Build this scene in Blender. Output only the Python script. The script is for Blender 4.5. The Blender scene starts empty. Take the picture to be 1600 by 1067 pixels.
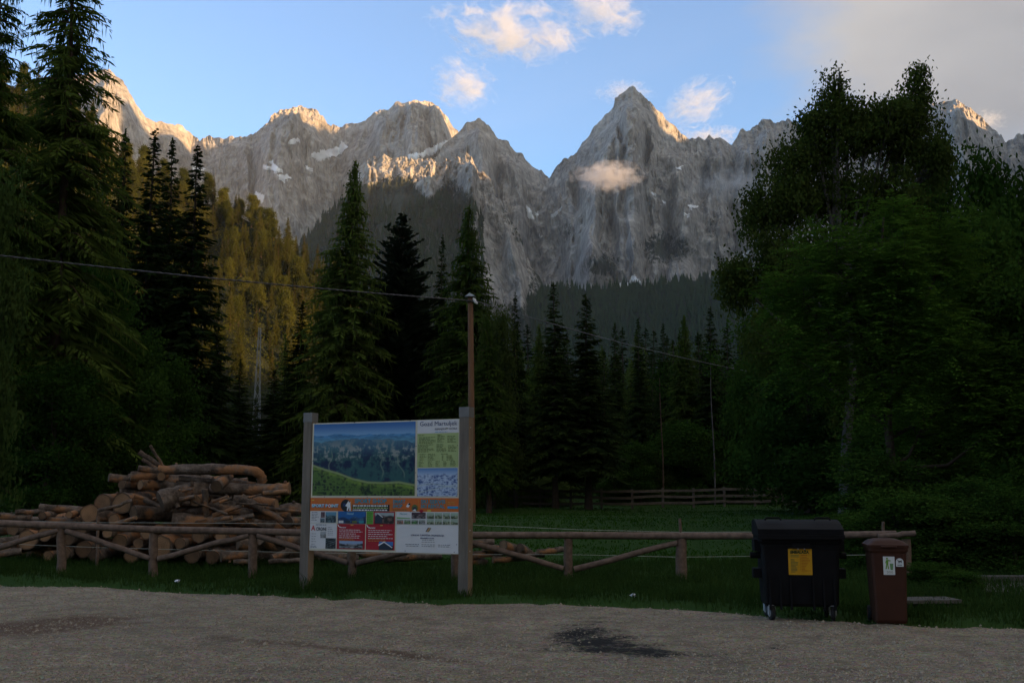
import bpy, math, random
import numpy as np
from mathutils import Vector, Matrix
random.seed(7); RNG = np.random.default_rng(7)
SC = bpy.context.scene
C = SC.collection
# ------------------------------------------------------------------ camera
F, CX, CY, EYE, TILT = 1600.0, 800.0, 533.5, 1.7, math.radians(8.41)
cam_d = bpy.data.cameras.new('camera'); cam = bpy.data.objects.new('camera', cam_d); C.objects.link(cam)
cam.location = (0, 0, EYE); cam.rotation_euler = (math.pi/2 + TILT, 0, 0)
cam_d.sensor_width = 36; cam_d.lens = 36*F/1600; cam_d.clip_start = 0.3; cam_d.clip_end = 60000
SC.camera = cam
CT, ST = math.cos(TILT), math.sin(TILT)
# ------------------------------------------------------------------ light
SUN_AZ, SUN_EL = math.radians(30), math.radians(10.0)      # azimuth measured from +X towards -Y
SH = np.array([math.cos(SUN_AZ), -math.sin(SUN_AZ)])       # horizontal direction to the sun
SP = np.array([math.sin(SUN_AZ), math.cos(SUN_AZ)])        # horizontal across the sun
sun_vec = Vector((SH[0]*math.cos(SUN_EL), SH[1]*math.cos(SUN_EL), math.sin(SUN_EL)))
W = bpy.data.worlds.new('World'); SC.world = W; W.use_nodes = True
nt = W.node_tree; nt.nodes.clear()
wo = nt.nodes.new('ShaderNodeOutputWorld'); wb = nt.nodes.new('ShaderNodeBackground'); sky = nt.nodes.new('ShaderNodeTexSky')
sky.sky_type = 'NISHITA'; sky.sun_disc = False; sky.sun_elevation = SUN_EL
sky.sun_rotation = math.radians(90) + SUN_AZ
sky.air_density = 1.0; sky.dust_density = 0.3; sky.ozone_density = 3.0; sky.altitude = 750
wb.inputs['Strength'].default_value = 0.13
# a grey cloud deck whose edge shows at the upper right of the frame and which goes on overhead and behind the viewer
def _wn(t, **k):
    x = nt.nodes.new(t)
    for a, b in k.items(): setattr(x, a, b)
    return x
def _wm(op, a, b=None, clamp=False):
    x = _wn('ShaderNodeMath', operation=op, use_clamp=clamp)
    for i, v in ((0, a), (1, b)):
        if v is None: continue
        if isinstance(v, (int, float)): x.inputs[i].default_value = v
        else: nt.links.new(v, x.inputs[i])
    return x.outputs[0]
def _wramp(f, stops):
    r = _wn('ShaderNodeValToRGB'); r.color_ramp.interpolation = 'EASE'
    while len(r.color_ramp.elements) < len(stops): r.color_ramp.elements.new(.5)
    for e, (p, c) in zip(r.color_ramp.elements, stops): e.position = p; e.color = (c, c, c, 1) if isinstance(c, float) else (*c, 1)
    nt.links.new(f, r.inputs[0]); return r.outputs[0]
wtc = _wn('ShaderNodeTexCoord')
dt = _wn('ShaderNodeVectorMath', operation='DOT_PRODUCT'); nt.links.new(wtc.outputs['Generated'], dt.inputs[0]); dt.inputs[1].default_value = (0.85, -0.3, 0.3)
wmap = _wn('ShaderNodeMapping'); wmap.inputs['Scale'].default_value = (1, 1, 2.2); nt.links.new(wtc.outputs['Generated'], wmap.inputs[0])
wn1 = _wn('ShaderNodeTexNoise'); wn1.inputs['Scale'].default_value = 5.0; wn1.inputs['Detail'].default_value = 8; wn1.inputs['Roughness'].default_value = .6; nt.links.new(wmap.outputs[0], wn1.inputs['Vector'])
wn2 = _wn('ShaderNodeTexNoise'); wn2.inputs['Scale'].default_value = 2.2; wn2.inputs['Detail'].default_value = 6; nt.links.new(wmap.outputs[0], wn2.inputs['Vector'])
sep = _wn('ShaderNodeSeparateXYZ'); nt.links.new(wtc.outputs['Generated'], sep.inputs[0])
cover = _wm('ADD', _wm('SUBTRACT', dt.outputs['Value'], 0.02), _wm('MULTIPLY', _wm('SUBTRACT', wn1.outputs['Fac'], 0.5), 0.20))
mask = _wm('MULTIPLY', _wramp(cover, [(0.0, 0.0), (0.10, 0.97)]), _wramp(sep.outputs['Z'], [(0.20, 0.0), (0.33, 1.0)]))   # the low western sky stays open: there the sun shines in
deck = _wramp(wn2.outputs['Fac'], [(0.30, (0.92, 0.93, 0.99)), (0.70, (1.62, 1.56, 1.52))])
wmix = _wn('ShaderNodeMix', data_type='RGBA'); nt.links.new(mask, wmix.inputs[0]); nt.links.new(sky.outputs[0], wmix.inputs[6]); nt.links.new(deck, wmix.inputs[7])
nt.links.new(wmix.outputs[2], wb.inputs[0]); nt.links.new(wb.outputs[0], wo.inputs[0])
sl = bpy.data.lights.new('sun', 'SUN'); sl.energy = 4.6; sl.angle = math.radians(0.55); sl.color = (1.0, 0.59, 0.26)
so = bpy.data.objects.new('sun', sl); C.objects.link(so); so.rotation_euler = sun_vec.to_track_quat('Z', 'Y').to_euler()
so.location = (60, -20, 60)
vs = SC.view_settings; SC.display_settings.display_device = 'sRGB'
vs.view_transform = 'Standard'; vs.look = 'None'; vs.gamma = 1; vs.use_curve_mapping = False
vs.exposure = 1.58
SC.cycles.use_denoising = True; SC.cycles.max_bounces = 5; SC.cycles.diffuse_bounces = 2; SC.cycles.adaptive_threshold = 0.008; SC.cycles.glossy_bounces = 2
SC.cycles.transparent_max_bounces = 8; SC.cycles.volume_bounces = 2; SC.cycles.caustics_reflective = False; SC.cycles.caustics_refractive = False
SC.cycles.sample_clamp_indirect = 4

# ------------------------------------------------------------------ helpers
def at(px, py, Y):
    """world point on the sight line of a photo pixel at world distance Y"""
    a, b = (np.asarray(px, float)-CX)/F, -(np.asarray(py, float)-CY)/F
    dy = CT - b*ST; dz = ST + b*CT
    Y = np.asarray(Y, float)
    return np.stack(np.broadcast_arrays(a*Y/dy, Y, EYE + dz*Y/dy), -1)
def proj(P):
    x, y, z = P[..., 0], P[..., 1], P[..., 2]-EYE
    d = y*CT + z*ST; u = -y*ST + z*CT
    return CX + F*x/d, CY - F*u/d
def _h(ix, iy, iz, s):
    h = (ix*374761393 + iy*668265263 + iz*2147483647 + s*1274126177) & 0xffffffff
    h = ((h ^ (h >> 13))*1274126177) & 0xffffffff
    h = ((h ^ (h >> 16))*2246822519) & 0xffffffff
    return ((h ^ (h >> 15)) & 0xffff)/32767.5 - 1
def noise(x, y, z, s=0):
    x, y, z = np.broadcast_arrays(np.asarray(x, float), np.asarray(y, float), np.asarray(z, float))
    i, j, k = np.floor(x).astype(np.int64), np.floor(y).astype(np.int64), np.floor(z).astype(np.int64)
    u, v, w = x-i, y-j, z-k
    u, v, w = [t*t*t*(t*(t*6-15)+10) for t in (u, v, w)]
    r = 0
    for a in (0, 1):
        for b in (0, 1):
            for c in (0, 1):
                r = r + _h(i+a, j+b, k+c, s)*(u if a else 1-u)*(v if b else 1-v)*(w if c else 1-w)
    return r
def fbm(x, y, z, o=4, s=0, g=0.5, ridged=False):
    r, a, t = 0, 1.0, 0
    for q in range(o):
        n = noise(x*2**q, y*2**q, z*2**q, s+q*17)
        if ridged: n = 1 - 2*np.abs(n)
        r = r + a*n; t += a; a *= g
    return r/t
def sstep(a, b, x):
    t = np.clip((np.asarray(x, float)-a)/(b-a), 0, 1); return t*t*(3-2*t)

class MB:
    """collects pieces of one mesh"""
    def __init__(s): s.v, s.f, s.m, s.sm = [], [], [], []; s.n = 0
    def add(s, V, Fc, m=0, smooth=False):
        V = np.asarray(V, float).reshape(-1, 3)
        s.v.append(V)
        for q in Fc: s.f.append(tuple(int(i)+s.n for i in q))
        s.m += [m]*len(Fc); s.sm += [smooth]*len(Fc); s.n += len(V)
        return s
    def box(s, c, d, m=0, R=None):
        c, d = np.asarray(c, float), np.asarray(d, float)/2
        V = np.array([[x, y, z] for x in (-1, 1) for y in (-1, 1) for z in (-1, 1)], float)*d
        if R is not None: V = V @ np.asarray(R).T
        return s.add(V+c, [(0, 1, 3, 2), (4, 6, 7, 5), (0, 4, 5, 1), (2, 3, 7, 6), (0, 2, 6, 4), (1, 5, 7, 3)], m)
    def tube(s, P, R, n=8, m=0, mcap=None, cap=True, jit=0.0, rng=None):
        P = np.asarray(P, float); R = np.broadcast_to(np.asarray(R, float), (len(P),))
        T = np.gradient(P, axis=0); T /= np.linalg.norm(T, axis=1)[:, None]+1e-9
        ref = np.array([0, 0, 1.0]) if abs(T[0][2]) < 0.9 else np.array([1.0, 0, 0])
        V = []
        for i in range(len(P)):
            a = np.cross(T[i], ref); a /= np.linalg.norm(a)+1e-9; b = np.cross(T[i], a)
            for k in range(n):
                t = 2*math.pi*k/n; rr = R[i]*(1 + (jit*(rng.random()-.5)*2 if jit else 0))
                V.append(P[i] + rr*(a*math.cos(t) + b*math.sin(t)))
        Q = []
        for i in range(len(P)-1):
            for k in range(n):
                k2 = (k+1) % n
                Q.append((i*n+k, i*n+k2, (i+1)*n+k2, (i+1)*n+k))
        base = len(V)
        s.add(V, Q, m, True)
        if cap:
            V = np.array(V)
            s.add(V[:n], [tuple(range(n))[::-1]][:1], m if mcap is None else mcap)
            s.add(V[base-n:], [tuple(range(n))], m if mcap is None else mcap)
        return s
    def mesh(s, name, mats):
        me = bpy.data.meshes.new(name)
        me.from_pydata(np.concatenate(s.v).tolist() if s.v else [], [], s.f)
        for m in (mats if isinstance(mats, (list, tuple)) else [mats]): me.materials.append(m)
        me.polygons.foreach_set('material_index', s.m); me.polygons.foreach_set('use_smooth', s.sm)
        me.update(); return me
    def build(s, name, mats, parent=None):
        return link(name, s.mesh(name, mats), parent)
def link(name, me, parent=None):
    o = bpy.data.objects.new(name, me); C.objects.link(o)
    if parent is not None: o.parent = parent
    return o
def quads_mesh(name, V, mat, smooth=False, tri=False):
    """V: (N,4,3) separate quads or (N,3,3) separate triangles, fast path"""
    k = 3 if tri else 4; V = np.ascontiguousarray(V.reshape(-1, 3), dtype=np.float32); n = len(V)//k
    me = bpy.data.meshes.new(name)
    me.vertices.add(n*k); me.loops.add(n*k); me.polygons.add(n)
    me.vertices.foreach_set('co', V.ravel())
    me.loops.foreach_set('vertex_index', np.arange(n*k, dtype=np.int32))
    me.polygons.foreach_set('loop_start', np.arange(0, n*k, k, dtype=np.int32))
    me.polygons.foreach_set('use_smooth', np.full(n, smooth))
    me.update(calc_edges=True)
    me.materials.append(mat); return me
def faces_mesh(name, V, Q, mat, smooth=True):
    """V (N,3), Q (M,k) shared-vertex mesh, fast path"""
    V = np.ascontiguousarray(V, dtype=np.float32); Q = np.ascontiguousarray(Q, dtype=np.int32); k = Q.shape[1]
    me = bpy.data.meshes.new(name)
    me.vertices.add(len(V)); me.loops.add(Q.size); me.polygons.add(len(Q))
    me.vertices.foreach_set('co', V.ravel()); me.loops.foreach_set('vertex_index', Q.ravel())
    me.polygons.foreach_set('loop_start', np.arange(0, Q.size, k, dtype=np.int32))
    me.polygons.foreach_set('use_smooth', np.full(len(Q), smooth))
    me.update(calc_edges=True); me.materials.append(mat); return me
def attr(me, name, vals):
    a = me.attributes.new(name, 'FLOAT', 'POINT'); a.data.foreach_set('value', np.asarray(vals, np.float32).ravel())
def tag(o, label=None, cat=None, group=None, kind=None):
    if label: o['label'] = label
    if cat: o['category'] = cat
    if group: o['group'] = group
    if kind: o['kind'] = kind
    return o
def empty(name, loc=(0, 0, 0), rz=0):
    o = bpy.data.objects.new(name, None); C.objects.link(o); o.location = loc; o.rotation_euler = (0, 0, rz)
    o.empty_display_size = 0.3; return o
def copy_tree(o, parent=None):
    c = o.copy(); C.objects.link(c); c.parent = parent
    for ch in o.children: copy_tree(ch, c)
    return c
# ------------------------------------------------------------------ materials
class MT:
    def __init__(s, name, rough=0.9, spec=0.3):
        s.m = bpy.data.materials.new(name); s.m.use_nodes = True; s.t = s.m.node_tree; s.t.nodes.clear()
        s.out = s.n('ShaderNodeOutputMaterial'); s.b = s.n('ShaderNodeBsdfPrincipled')
        s.l(s.b.outputs[0], s.out.inputs[0]); s.b.inputs['Roughness'].default_value = rough
        s.b.inputs['Specular IOR Level'].default_value = spec
        s._tc = None
    def n(s, t, **k):
        x = s.t.nodes.new(t)
        for a, b in k.items(): setattr(x, a, b)
        return x
    def l(s, a, b): s.t.links.new(a, b)
    def co(s, which='Object'):
        if s._tc is None: s._tc = s.n('ShaderNodeTexCoord')
        return s._tc.outputs[which]
    def mapped(s, scale, which='Object'):
        m = s.n('ShaderNodeMapping'); m.inputs['Scale'].default_value = scale; s.l(s.co(which), m.inputs[0]); return m.outputs[0]
    def noise(s, scale=1.0, detail=4, rough=0.55, vec=None, dist=0.0):
        x = s.n('ShaderNodeTexNoise'); x.inputs['Scale'].default_value = scale; x.inputs['Detail'].default_value = detail
        x.inputs['Roughness'].default_value = rough; x.inputs['Distortion'].default_value = dist
        s.l(vec if vec is not None else s.co(), x.inputs['Vector']); return x.outputs['Fac']
    def ramp(s, fac, stops, interp='LINEAR'):
        r = s.n('ShaderNodeValToRGB'); cr = r.color_ramp; cr.interpolation = interp
        while len(cr.elements) < len(stops): cr.elements.new(0.5)
        for e, (p, c) in zip(cr.elements, stops):
            e.position = p; e.color = (c, c, c, 1) if isinstance(c, (int, float)) else (*c, 1)
        s.l(fac, r.inputs[0]); return r.outputs[0]
    def mix(s, fac, a, b, mode='MIX'):
        x = s.n('ShaderNodeMix', data_type='RGBA', blend_type=mode)
        for i, v in ((0, fac), (6, a), (7, b)):
            if isinstance(v, (int, float)): x.inputs[i].default_value = v
            elif isinstance(v, tuple): x.inputs[i].default_value = (*v, 1)
            else: s.l(v, x.inputs[i])
        return x.outputs[2]
    def math(s, op, a, b=None, clamp=False):
        x = s.n('ShaderNodeMath', operation=op, use_clamp=clamp)
        for i, v in ((0, a), (1, b)):
            if v is None: continue
            if isinstance(v, (int, float)): x.inputs[i].default_value = v
            else: s.l(v, x.inputs[i])
        return x.outputs[0]
    def attr(s, name):
        a = s.n('ShaderNodeAttribute'); a.attribute_name = name; return a.outputs['Fac']
    def color(s, c):
        if isinstance(c, tuple): s.b.inputs['Base Color'].default_value = (*c, 1)
        else: s.l(c, s.b.inputs['Base Color'])
        return s
    def bump(s, h, strength=0.5, dist=0.02):
        b = s.n('ShaderNodeBump'); b.inputs['Strength'].default_value = strength; b.inputs['Distance'].default_value = dist
        s.l(h, b.inputs['Height']); s.l(b.outputs[0], s.b.inputs['Normal']); return s
    def rnd(s):
        return s.n('ShaderNodeObjectInfo').outputs['Random']
def plain(name, c, rough=0.6, spec=0.3, var=0.15, scale=8.0, bump=0.0):
    t = MT(name, rough, spec)
    n = t.noise(scale, 5)
    d = tuple(x*(1-var) for x in c); e = tuple(min(1, x*(1+var)) for x in c)
    t.color(t.ramp(n, [(0.3, d), (0.7, e)]))
    if bump: t.bump(n, bump, 0.01)
    return t.m
def foliage(name, c1, c2, trans=0.3, scale=0.5):
    t = MT(name); t.t.nodes.remove(t.b)
    f = t.math('ADD', t.math('MULTIPLY', t.noise(scale, 3), 0.7), t.math('MULTIPLY', t.rnd(), 0.35))
    col = t.ramp(f, [(0.3, c1), (0.75, c2)])
    d = t.n('ShaderNodeBsdfDiffuse'); tr = t.n('ShaderNodeBsdfTranslucent'); mx = t.n('ShaderNodeMixShader')
    mx.inputs[0].default_value = trans
    t.l(col, d.inputs[0]); t.l(col, tr.inputs[0]); t.l(d.outputs[0], mx.inputs[1]); t.l(tr.outputs[0], mx.inputs[2]); t.l(mx.outputs[0], t.out.inputs[0])
    return t.m
# ================================================================== MOUNTAINS
def rock_mat(name):
    t = MT(name, 0.95, 0.15)
    big = t.noise(0.004, 6, 0.6); streak = t.noise(1.0, 7, 0.65, t.mapped((0.022, 0.022, 0.0045)))
    fine = t.noise(0.05, 6, 0.7)
    crack = t.noise(1.0, 8, 0.7, t.mapped((0.05, 0.05, 0.018)), .25); strata = t.noise(1.0, 6, 0.6, t.mapped((0.006, 0.006, 0.05)), .2)
    c = t.ramp(streak, [(0.28, (0.34, 0.33, 0.31)), (0.5, (0.58, 0.55, 0.51)), (0.72, (0.75, 0.71, 0.66))])
    c = t.mix(t.ramp(big, [(0.4, 0.0), (0.7, 0.4)]), c, (0.50, 0.425, 0.35))
    blot = t.noise(0.014, 5, 0.6)
    c = t.mix(0.7, c, t.ramp(blot, [(0.38, 0.55), (0.62, 1.05)]), 'MULTIPLY')
    c = t.mix(0.5, c, t.ramp(crack, [(0.40, 0.30), (0.50, 0.92), (0.7, 1.1)]), 'MULTIPLY')
    c = t.mix(0.5, c, t.ramp(strata, [(0.38, 0.6), (0.55, 1.0)]), 'MULTIPLY')
    c = t.mix(0.6, c, t.ramp(fine, [(0.3, 0.5), (0.65, 1.05)]), 'MULTIPLY')
    veg = t.ramp(t.math('ADD', t.attr('veg'), t.math('MULTIPLY', t.math('SUBTRACT', fine, 0.5), 1.4)), [(0.42, 0.0), (0.6, 1.0)])
    c = t.mix(veg, c, t.ramp(t.noise(0.02, 4), [(0.3, (0.028, 0.036, 0.022)), (0.7, (0.05, 0.056, 0.032))]))
    t.color(c)
    h = t.math('ADD', t.math('MULTIPLY', streak, 1.0), t.math('ADD', fine, t.math('MULTIPLY', crack, 1.2)))
    t.bump(h, 0.8, 12.0)
    return t.m
M_ROCK = rock_mat('limestone')
M_SNOW = plain('old_snow', (0.90, 0.91, 0.93), 0.7, 0.2, 0.04, 0.02)
M_FORESTFLOOR = plain('forest_floor', (0.022, 0.026, 0.014), 1.0, 0.05, 0.4, 0.05)

def massif(name, crest, depth, zbase, ncol, nrow, x0, x1, steep=(0.42, 0.38), relief=(120, 45, 14), jag=3.0, seed=1,
           spurs=(), veg=None, mat=None, back=0.9, crest_relief=0.25, snow=(), fx=(420, 1400)):
    px = np.linspace(x0, x1, ncol)
    cp = np.array(crest, float); py = np.interp(px, cp[:, 0], cp[:, 1])
    py = py + jag*(fbm(px/28, seed*1.7, 0, 5, seed, 0.6)*0.9 + 0.5*(1-np.abs(noise(px/9.0, 3.3, seed, seed+5))*2))
    dp = np.array(depth, float); Yc = np.interp(px, dp[:, 0], dp[:, 1])
    Cc = at(px, py, Yc)
    s = np.linspace(0, 1, nrow)**1.15
    S, PX = np.meshgrid(s, px, indexing='ij')
    zc = Cc[:, 2][None, :]; drop = (zc - zbase)*np.ones_like(S)
    Z = zc - drop*S
    run = drop*(steep[0]*S + steep[1]*S*S)
    ux = Cc[:, 0]/Yc
    X0 = Cc[:, 0][None]*np.ones_like(S); 
    # relief: buttresses and gullies running down the face
    wx, wz = fx
    warp = 0.35*fbm(X0/wx*1.7, Z/500, 0.5, 3, seed+9)
    r1 = fbm(X0/wx + warp, Z/wz, seed*3.1, 3, seed, 0.5, True)
    r2 = fbm(X0/(wx*0.3) + warp*2, Z/(wz*0.25), seed*1.1, 4, seed+3, 0.55, True)
    r3 = fbm(X0/(wx*0.07), Z/(wz*0.04), 2.2, 4, seed+7, 0.6)
    ledge = np.sin(Z/55.0 + 3*fbm(X0/300, Z/300, 0, 3, seed+2))*(0.5+0.5*noise(X0/200, Z/90, 1, seed+4))
    fade = crest_relief + (1-crest_relief)*sstep(0, 0.18, S)
    rm = 0.3 + 1.0*sstep(-.25, .4, fbm(X0/380, Z/300, 4.4, 3, seed+31))
    r25 = rm*fbm(X0/(wx*0.13) + warp*3, Z/(wz*0.12), seed*0.7, 4, seed+13, 0.55, True)
    D = (relief[0]*r1 + relief[1]*1.35*r2 + 0.6*relief[1]*r25 + 0.8*relief[2]*ledge)*fade + 2.0*relief[2]*r3*rm
    for (cx_, wd, amp, s0, s1, slant) in spurs:
        wob = (7*noise(S*7, cx_*.37, 1.5, seed) + 3.5*noise(S*19, cx_*.37, 2.5, seed)) if amp < 0 else 0
        k_ = (0.22 + 0.45*sstep(-.5, .5, noise(S*5, cx_*.91, 3.5, seed))) if amp < 0 else 1
        D += amp*k_*np.exp(-(((PX - cx_ - slant*S*1.4 - wob)/wd)**2))*sstep(s0, s0+0.12, S)*(1 - sstep(s1-0.05, s1+0.2, S)*0.8)
    run = run + D
    Yv = Yc[None] - run
    Xv = ux[None]*Yv + 0.35*relief[2]*noise(X0/60, Z/40, 5, seed+8)
    Zv = Z + 0.3*relief[2]*noise(X0/45, Z/45, 9, seed+6)
    V = np.stack([Xv, Yv, Zv], -1)
    nb = 14
    sb = np.linspace(0, 1, nb+1)[1:]
    B = np.stack([np.stack([Cc[:, 0]*(1+0), Yc + back*(Cc[:, 2]-zbase)*q*1.2 + 40*noise(px/12, q*6, 1, seed), Cc[:, 2]-(Cc[:, 2]-zbase)*q + 25*noise(px/15, q*8, 2, seed)*q], -1) for q in sb[::-1]])
    G = np.concatenate([B, V], 0); nr = nrow+nb
    idx = np.arange(nr*ncol).reshape(nr, ncol)
    Q = np.stack([idx[:-1, :-1], idx[1:, :-1], idx[1:, 1:], idx[:-1, 1:]], -1).reshape(-1, 4)
    me = faces_mesh(name, G.reshape(-1, 3), Q, mat or M_ROCK, mat is not None)
    ppx, ppy = proj(V)
    vg = np.zeros((nr, ncol))
    if veg is not None: vg[nb:] = veg(ppx, ppy, Zv, r1, r2)
    attr(me, 'veg', vg)
    o = link(name, me); tag(o, kind='structure')
    # snow lying in gullies and on ledges
    Qf = np.stack([idx[nb:-1, :-1], idx[nb+1:, :-1], idx[nb+1:, 1:], idx[nb:-1, 1:]], -1).reshape(-1, 4)
    cpx = (ppx[:-1, :-1]+ppx[1:, 1:])/2; cpy = (ppy[:-1, :-1]+ppy[1:, 1:])/2
    nz = 2.2*noise(cpx/5, cpy/4, 1, seed+40)
    for poly in snow:
        P = np.array(poly, float); ins = np.zeros(cpx.shape, bool); X_, Y_ = cpx+nz, cpy+nz*0.7
        j = len(P)-1
        for i in range(len(P)):
            c = ((P[i, 1] > Y_) != (P[j, 1] > Y_)) & (X_ < (P[j, 0]-P[i, 0])*(Y_-P[i, 1])/(P[j, 1]-P[i, 1]+1e-9)+P[i, 0]); ins ^= c; j = i
        sel = Qf[ins.ravel()]
        if len(sel) < 4: continue
        u_, inv = np.unique(sel, return_inverse=True)
        VV = G.reshape(-1, 3)[u_].copy()
        r = np.linalg.norm(VV[:, :2], axis=1)[:, None]
        VV[:, :2] *= (r-7)/r; VV[:, 2] += 4
        # a little thickness
        q = inv.reshape(-1, 4); n = len(VV); V2 = VV.copy(); V2[:, 2] -= 6; V2[:, :2] *= (r+6)/r
        link('snow_patch', faces_mesh('snow_patch', np.concatenate([VV, V2]), np.concatenate([q, q[:, ::-1]+n]), M_SNOW), o)
    return o, V

def veg_main(px, py, Z, r1, r2):
    v = 0.30*sstep(360, 470, py) - 0.1
    # green ledges and the wooded buttress low on the pointed peak
    v = v + 0.75*np.exp(-(((px-1045-(py-390)*0.55)/62)**2 + ((py-388)/42)**2))
    v = v - 0.5*np.exp(-(((px-1085)/42)**2 + ((py-430)/28)**2))
    v = v + 0.6*np.exp(-(((px-940)/35)**2 + ((py-415)/22)**2)) + 0.5*np.exp(-(((px-885)/22)**2 + ((py-360)/30)**2))
    v = v + 0.5*np.exp(-(((px-1115)/18)**2 + ((py-350)/28)**2))
    return v + 0.12*r2
SNOW_L = [[(486, 243), (500, 238), (530, 232), (534, 222), (544, 232), (532, 244), (510, 249), (496, 253)],
          [(408, 258), (422, 262), (424, 250), (432, 262), (442, 268), (430, 270), (412, 264)],
          [(432, 276), (448, 274), (455, 281), (443, 282), (445, 287)],
          [(635, 246), (660, 240), (690, 224), (718, 215), (700, 228), (675, 242), (650, 249)],
          [(300, 262), (322, 265), (318, 270), (302, 268)], [(398, 300), (413, 308), (408, 318), (396, 306)],
          [(448, 220), (468, 219), (470, 223), (450, 224)], [(676, 252), (684, 248), (681, 260)], [(478, 262), (492, 266), (480, 269)]]
SNOW_R = [[(962, 446), (978, 445), (992, 432), (1003, 445), (985, 447), (978, 452)],
          [(1056, 265), (1068, 261), (1064, 268)], [(1076, 322), (1090, 323), (1088, 329), (1078, 328)], [(1068, 336), (1080, 336), (1074, 340)],
          [(1017, 302), (1026, 306), (1020, 308)], [(1036, 317), (1040, 318), (1038, 321)],
          [(862, 338), (880, 324), (872, 334), (864, 342)], [(1160, 402), (1170, 392), (1168, 400), (1156, 412)],
          [(820, 320), (830, 330), (834, 345), (826, 340)], [(836, 335), (846, 330), (840, 342)], [(843, 368), (854, 375), (852, 390), (845, 384)]]
crest_left = [(-160, 190), (-60, 175), (20, 150), (90, 130), (120, 122), (150, 114), (172, 113), (190, 130), (205, 152), (218, 178), (228, 189), (250, 196), (285, 199),
              (300, 216), (312, 222), (328, 213), (345, 222), (362, 216), (380, 220), (400, 207), (418, 196), (424, 182), (440, 174), (470, 171), (492, 176), (502, 190), (515, 200), (530, 201), (545, 196),
              (572, 190), (590, 176), (606, 172), (622, 162), (640, 160), (655, 163), (686, 166), (694, 180), (704, 192), (712, 206), (720, 215), (740, 225), (780, 260), (830, 300), (880, 340)]
left_range, VL = massif('mountain_range_left', crest_left, [(-160, 4500), (200, 4650), (300, 5000), (420, 4800), (520, 5000), (640, 4850), (720, 5000), (880, 5200)], 300, 900, 250, -160, 880,
       spurs=[(172, 26, 170, 0.02, 0.5, -30), (260, 18, 120, .02, .4, 20), (455, 45, 200, 0.02, 0.4, 0), (650, 40, 260, 0.0, 0.35, 10), (690, 14, 140, 0.02, 0.3, 10), (600, 16, 160, .02, .3, -8), (528, 9, -230, .02, .6, 14), (398, 8, -190, .02, .6, 6), (330, 8, -170, .02, .6, -6), (580, 7, -170, .02, .45, 10), (668, 5, -150, .03, .35, 6), (632, 5, -150, .03, .35, -4), (240, 7, -150, .03, .5, -10), (475, 6, -120, .03, .4, 8), (432, 6, -140, .05, .5, -6)], seed=3, snow=SNOW_L, jag=4.0,
       veg=lambda px, py, Z, r1, r2: 0.5*sstep(330, 420, py)-0.1+.1*r2, relief=(150, 85, 16))
crest_mid = [(560, 420), (640, 330), (690, 235), (712, 212), (728, 198), (745, 187), (758, 194), (772, 206), (778, 216), (795, 224), (806, 241), (815, 245), (830, 262), (845, 268), (858, 280), (868, 300), (900, 360), (960, 470)]
mid_peak, VM = massif('mountain_mid', crest_mid, [(560, 3900), (745, 4450), (860, 4700), (960, 4600)], 250, 420, 230, 560, 960,
       spurs=[(745, 22, 200, 0.02, 0.8, 40), (800, 14, 160, 0.02, 0.6, 20), (772, 7, -170, .03, .6, 20), (726, 6, -150, .03, .5, 14), (822, 7, -170, .04, .6, 14)], seed=11, jag=4.0, snow=[[(862, 338), (880, 324), (872, 334), (864, 342)]] + SNOW_R[8:], veg=veg_main, relief=(140, 85, 16))
crest_spik = [(800, 400), (840, 310), (858, 282), (866, 270), (878, 256), (890, 250), (902, 240), (908, 226), (924, 214), (930, 201), (944, 185), (958, 172), (963, 159), (976, 149), (988, 141), (998, 149), (1012, 162), (1022, 171),
              (1040, 190), (1060, 205), (1078, 221), (1090, 219), (1100, 222), (1108, 214), (1117, 220), (1126, 215), (1144, 229), (1156, 211), (1170, 203), (1190, 192), (1204, 185), (1214, 193), (1232, 189), (1260, 200), (1330, 190),
              (1400, 170), (1450, 165), (1476, 160), (1490, 158), (1503, 168), (1520, 176), (1545, 196), (1562, 214), (1572, 224), (1590, 214), (1640, 205), (1760, 240)]
spik, VS_ = massif('mountain_right', crest_spik, [(800, 4500), (860, 4550), (988, 4300), (1080, 4420), (1200, 4700), (1400, 4900), (1500, 4700), (1760, 4800)], 250, 950, 260, 800, 1760,
       spurs=[(988, 34, 130, 0.03, 0.55, -6), (955, 18, 200, 0.12, 0.75, -40), (1040, 24, 170, 0.10, 0.35, 40), (1075, 40, 240, 0.5, 0.95, -15), (928, 30, 170, 0.2, 0.9, -20), (1200, 30, 160, 0.02, 0.6, -10), (1500, 36, 260, 0.02, 0.6, 20), (973, 5, -190, .07, .55, 3), (1012, 6, -150, .10, .6, -8), (1100, 10, -230, .04, .7, -22), (1148, 9, -210, .04, .6, -26), (898, 9, -230, .05, .8, 8), (940, 6, -150, .12, .6, -10), (1050, 7, -150, .2, .7, -14), (870, 8, -170, .04, .8, 4)],
       seed=5, snow=SNOW_R[:8], jag=3.0, veg=veg_main, relief=(150, 85, 16))
def veg_front(px, py, Z, r1, r2):
    v = 0.32 + 0.45*sstep(262, 300, py) + 0.25*r2
    for (cx_, cy_, a, b) in ((578, 266, 24, 20), (640, 256, 40, 10), (672, 292, 22, 20), (735, 275, 20, 26), (765, 370, 40, 60), (800, 430, 40, 60), (705, 258, 18, 10), (770, 300, 25, 25)):
        v = v - 0.75*np.exp(-(((px-cx_)/a)**2 + ((py-cy_)/b)**2))
    return v + 0.4*np.exp(-(((px-640)/90)**2 + ((py-335)/30)**2))
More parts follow.
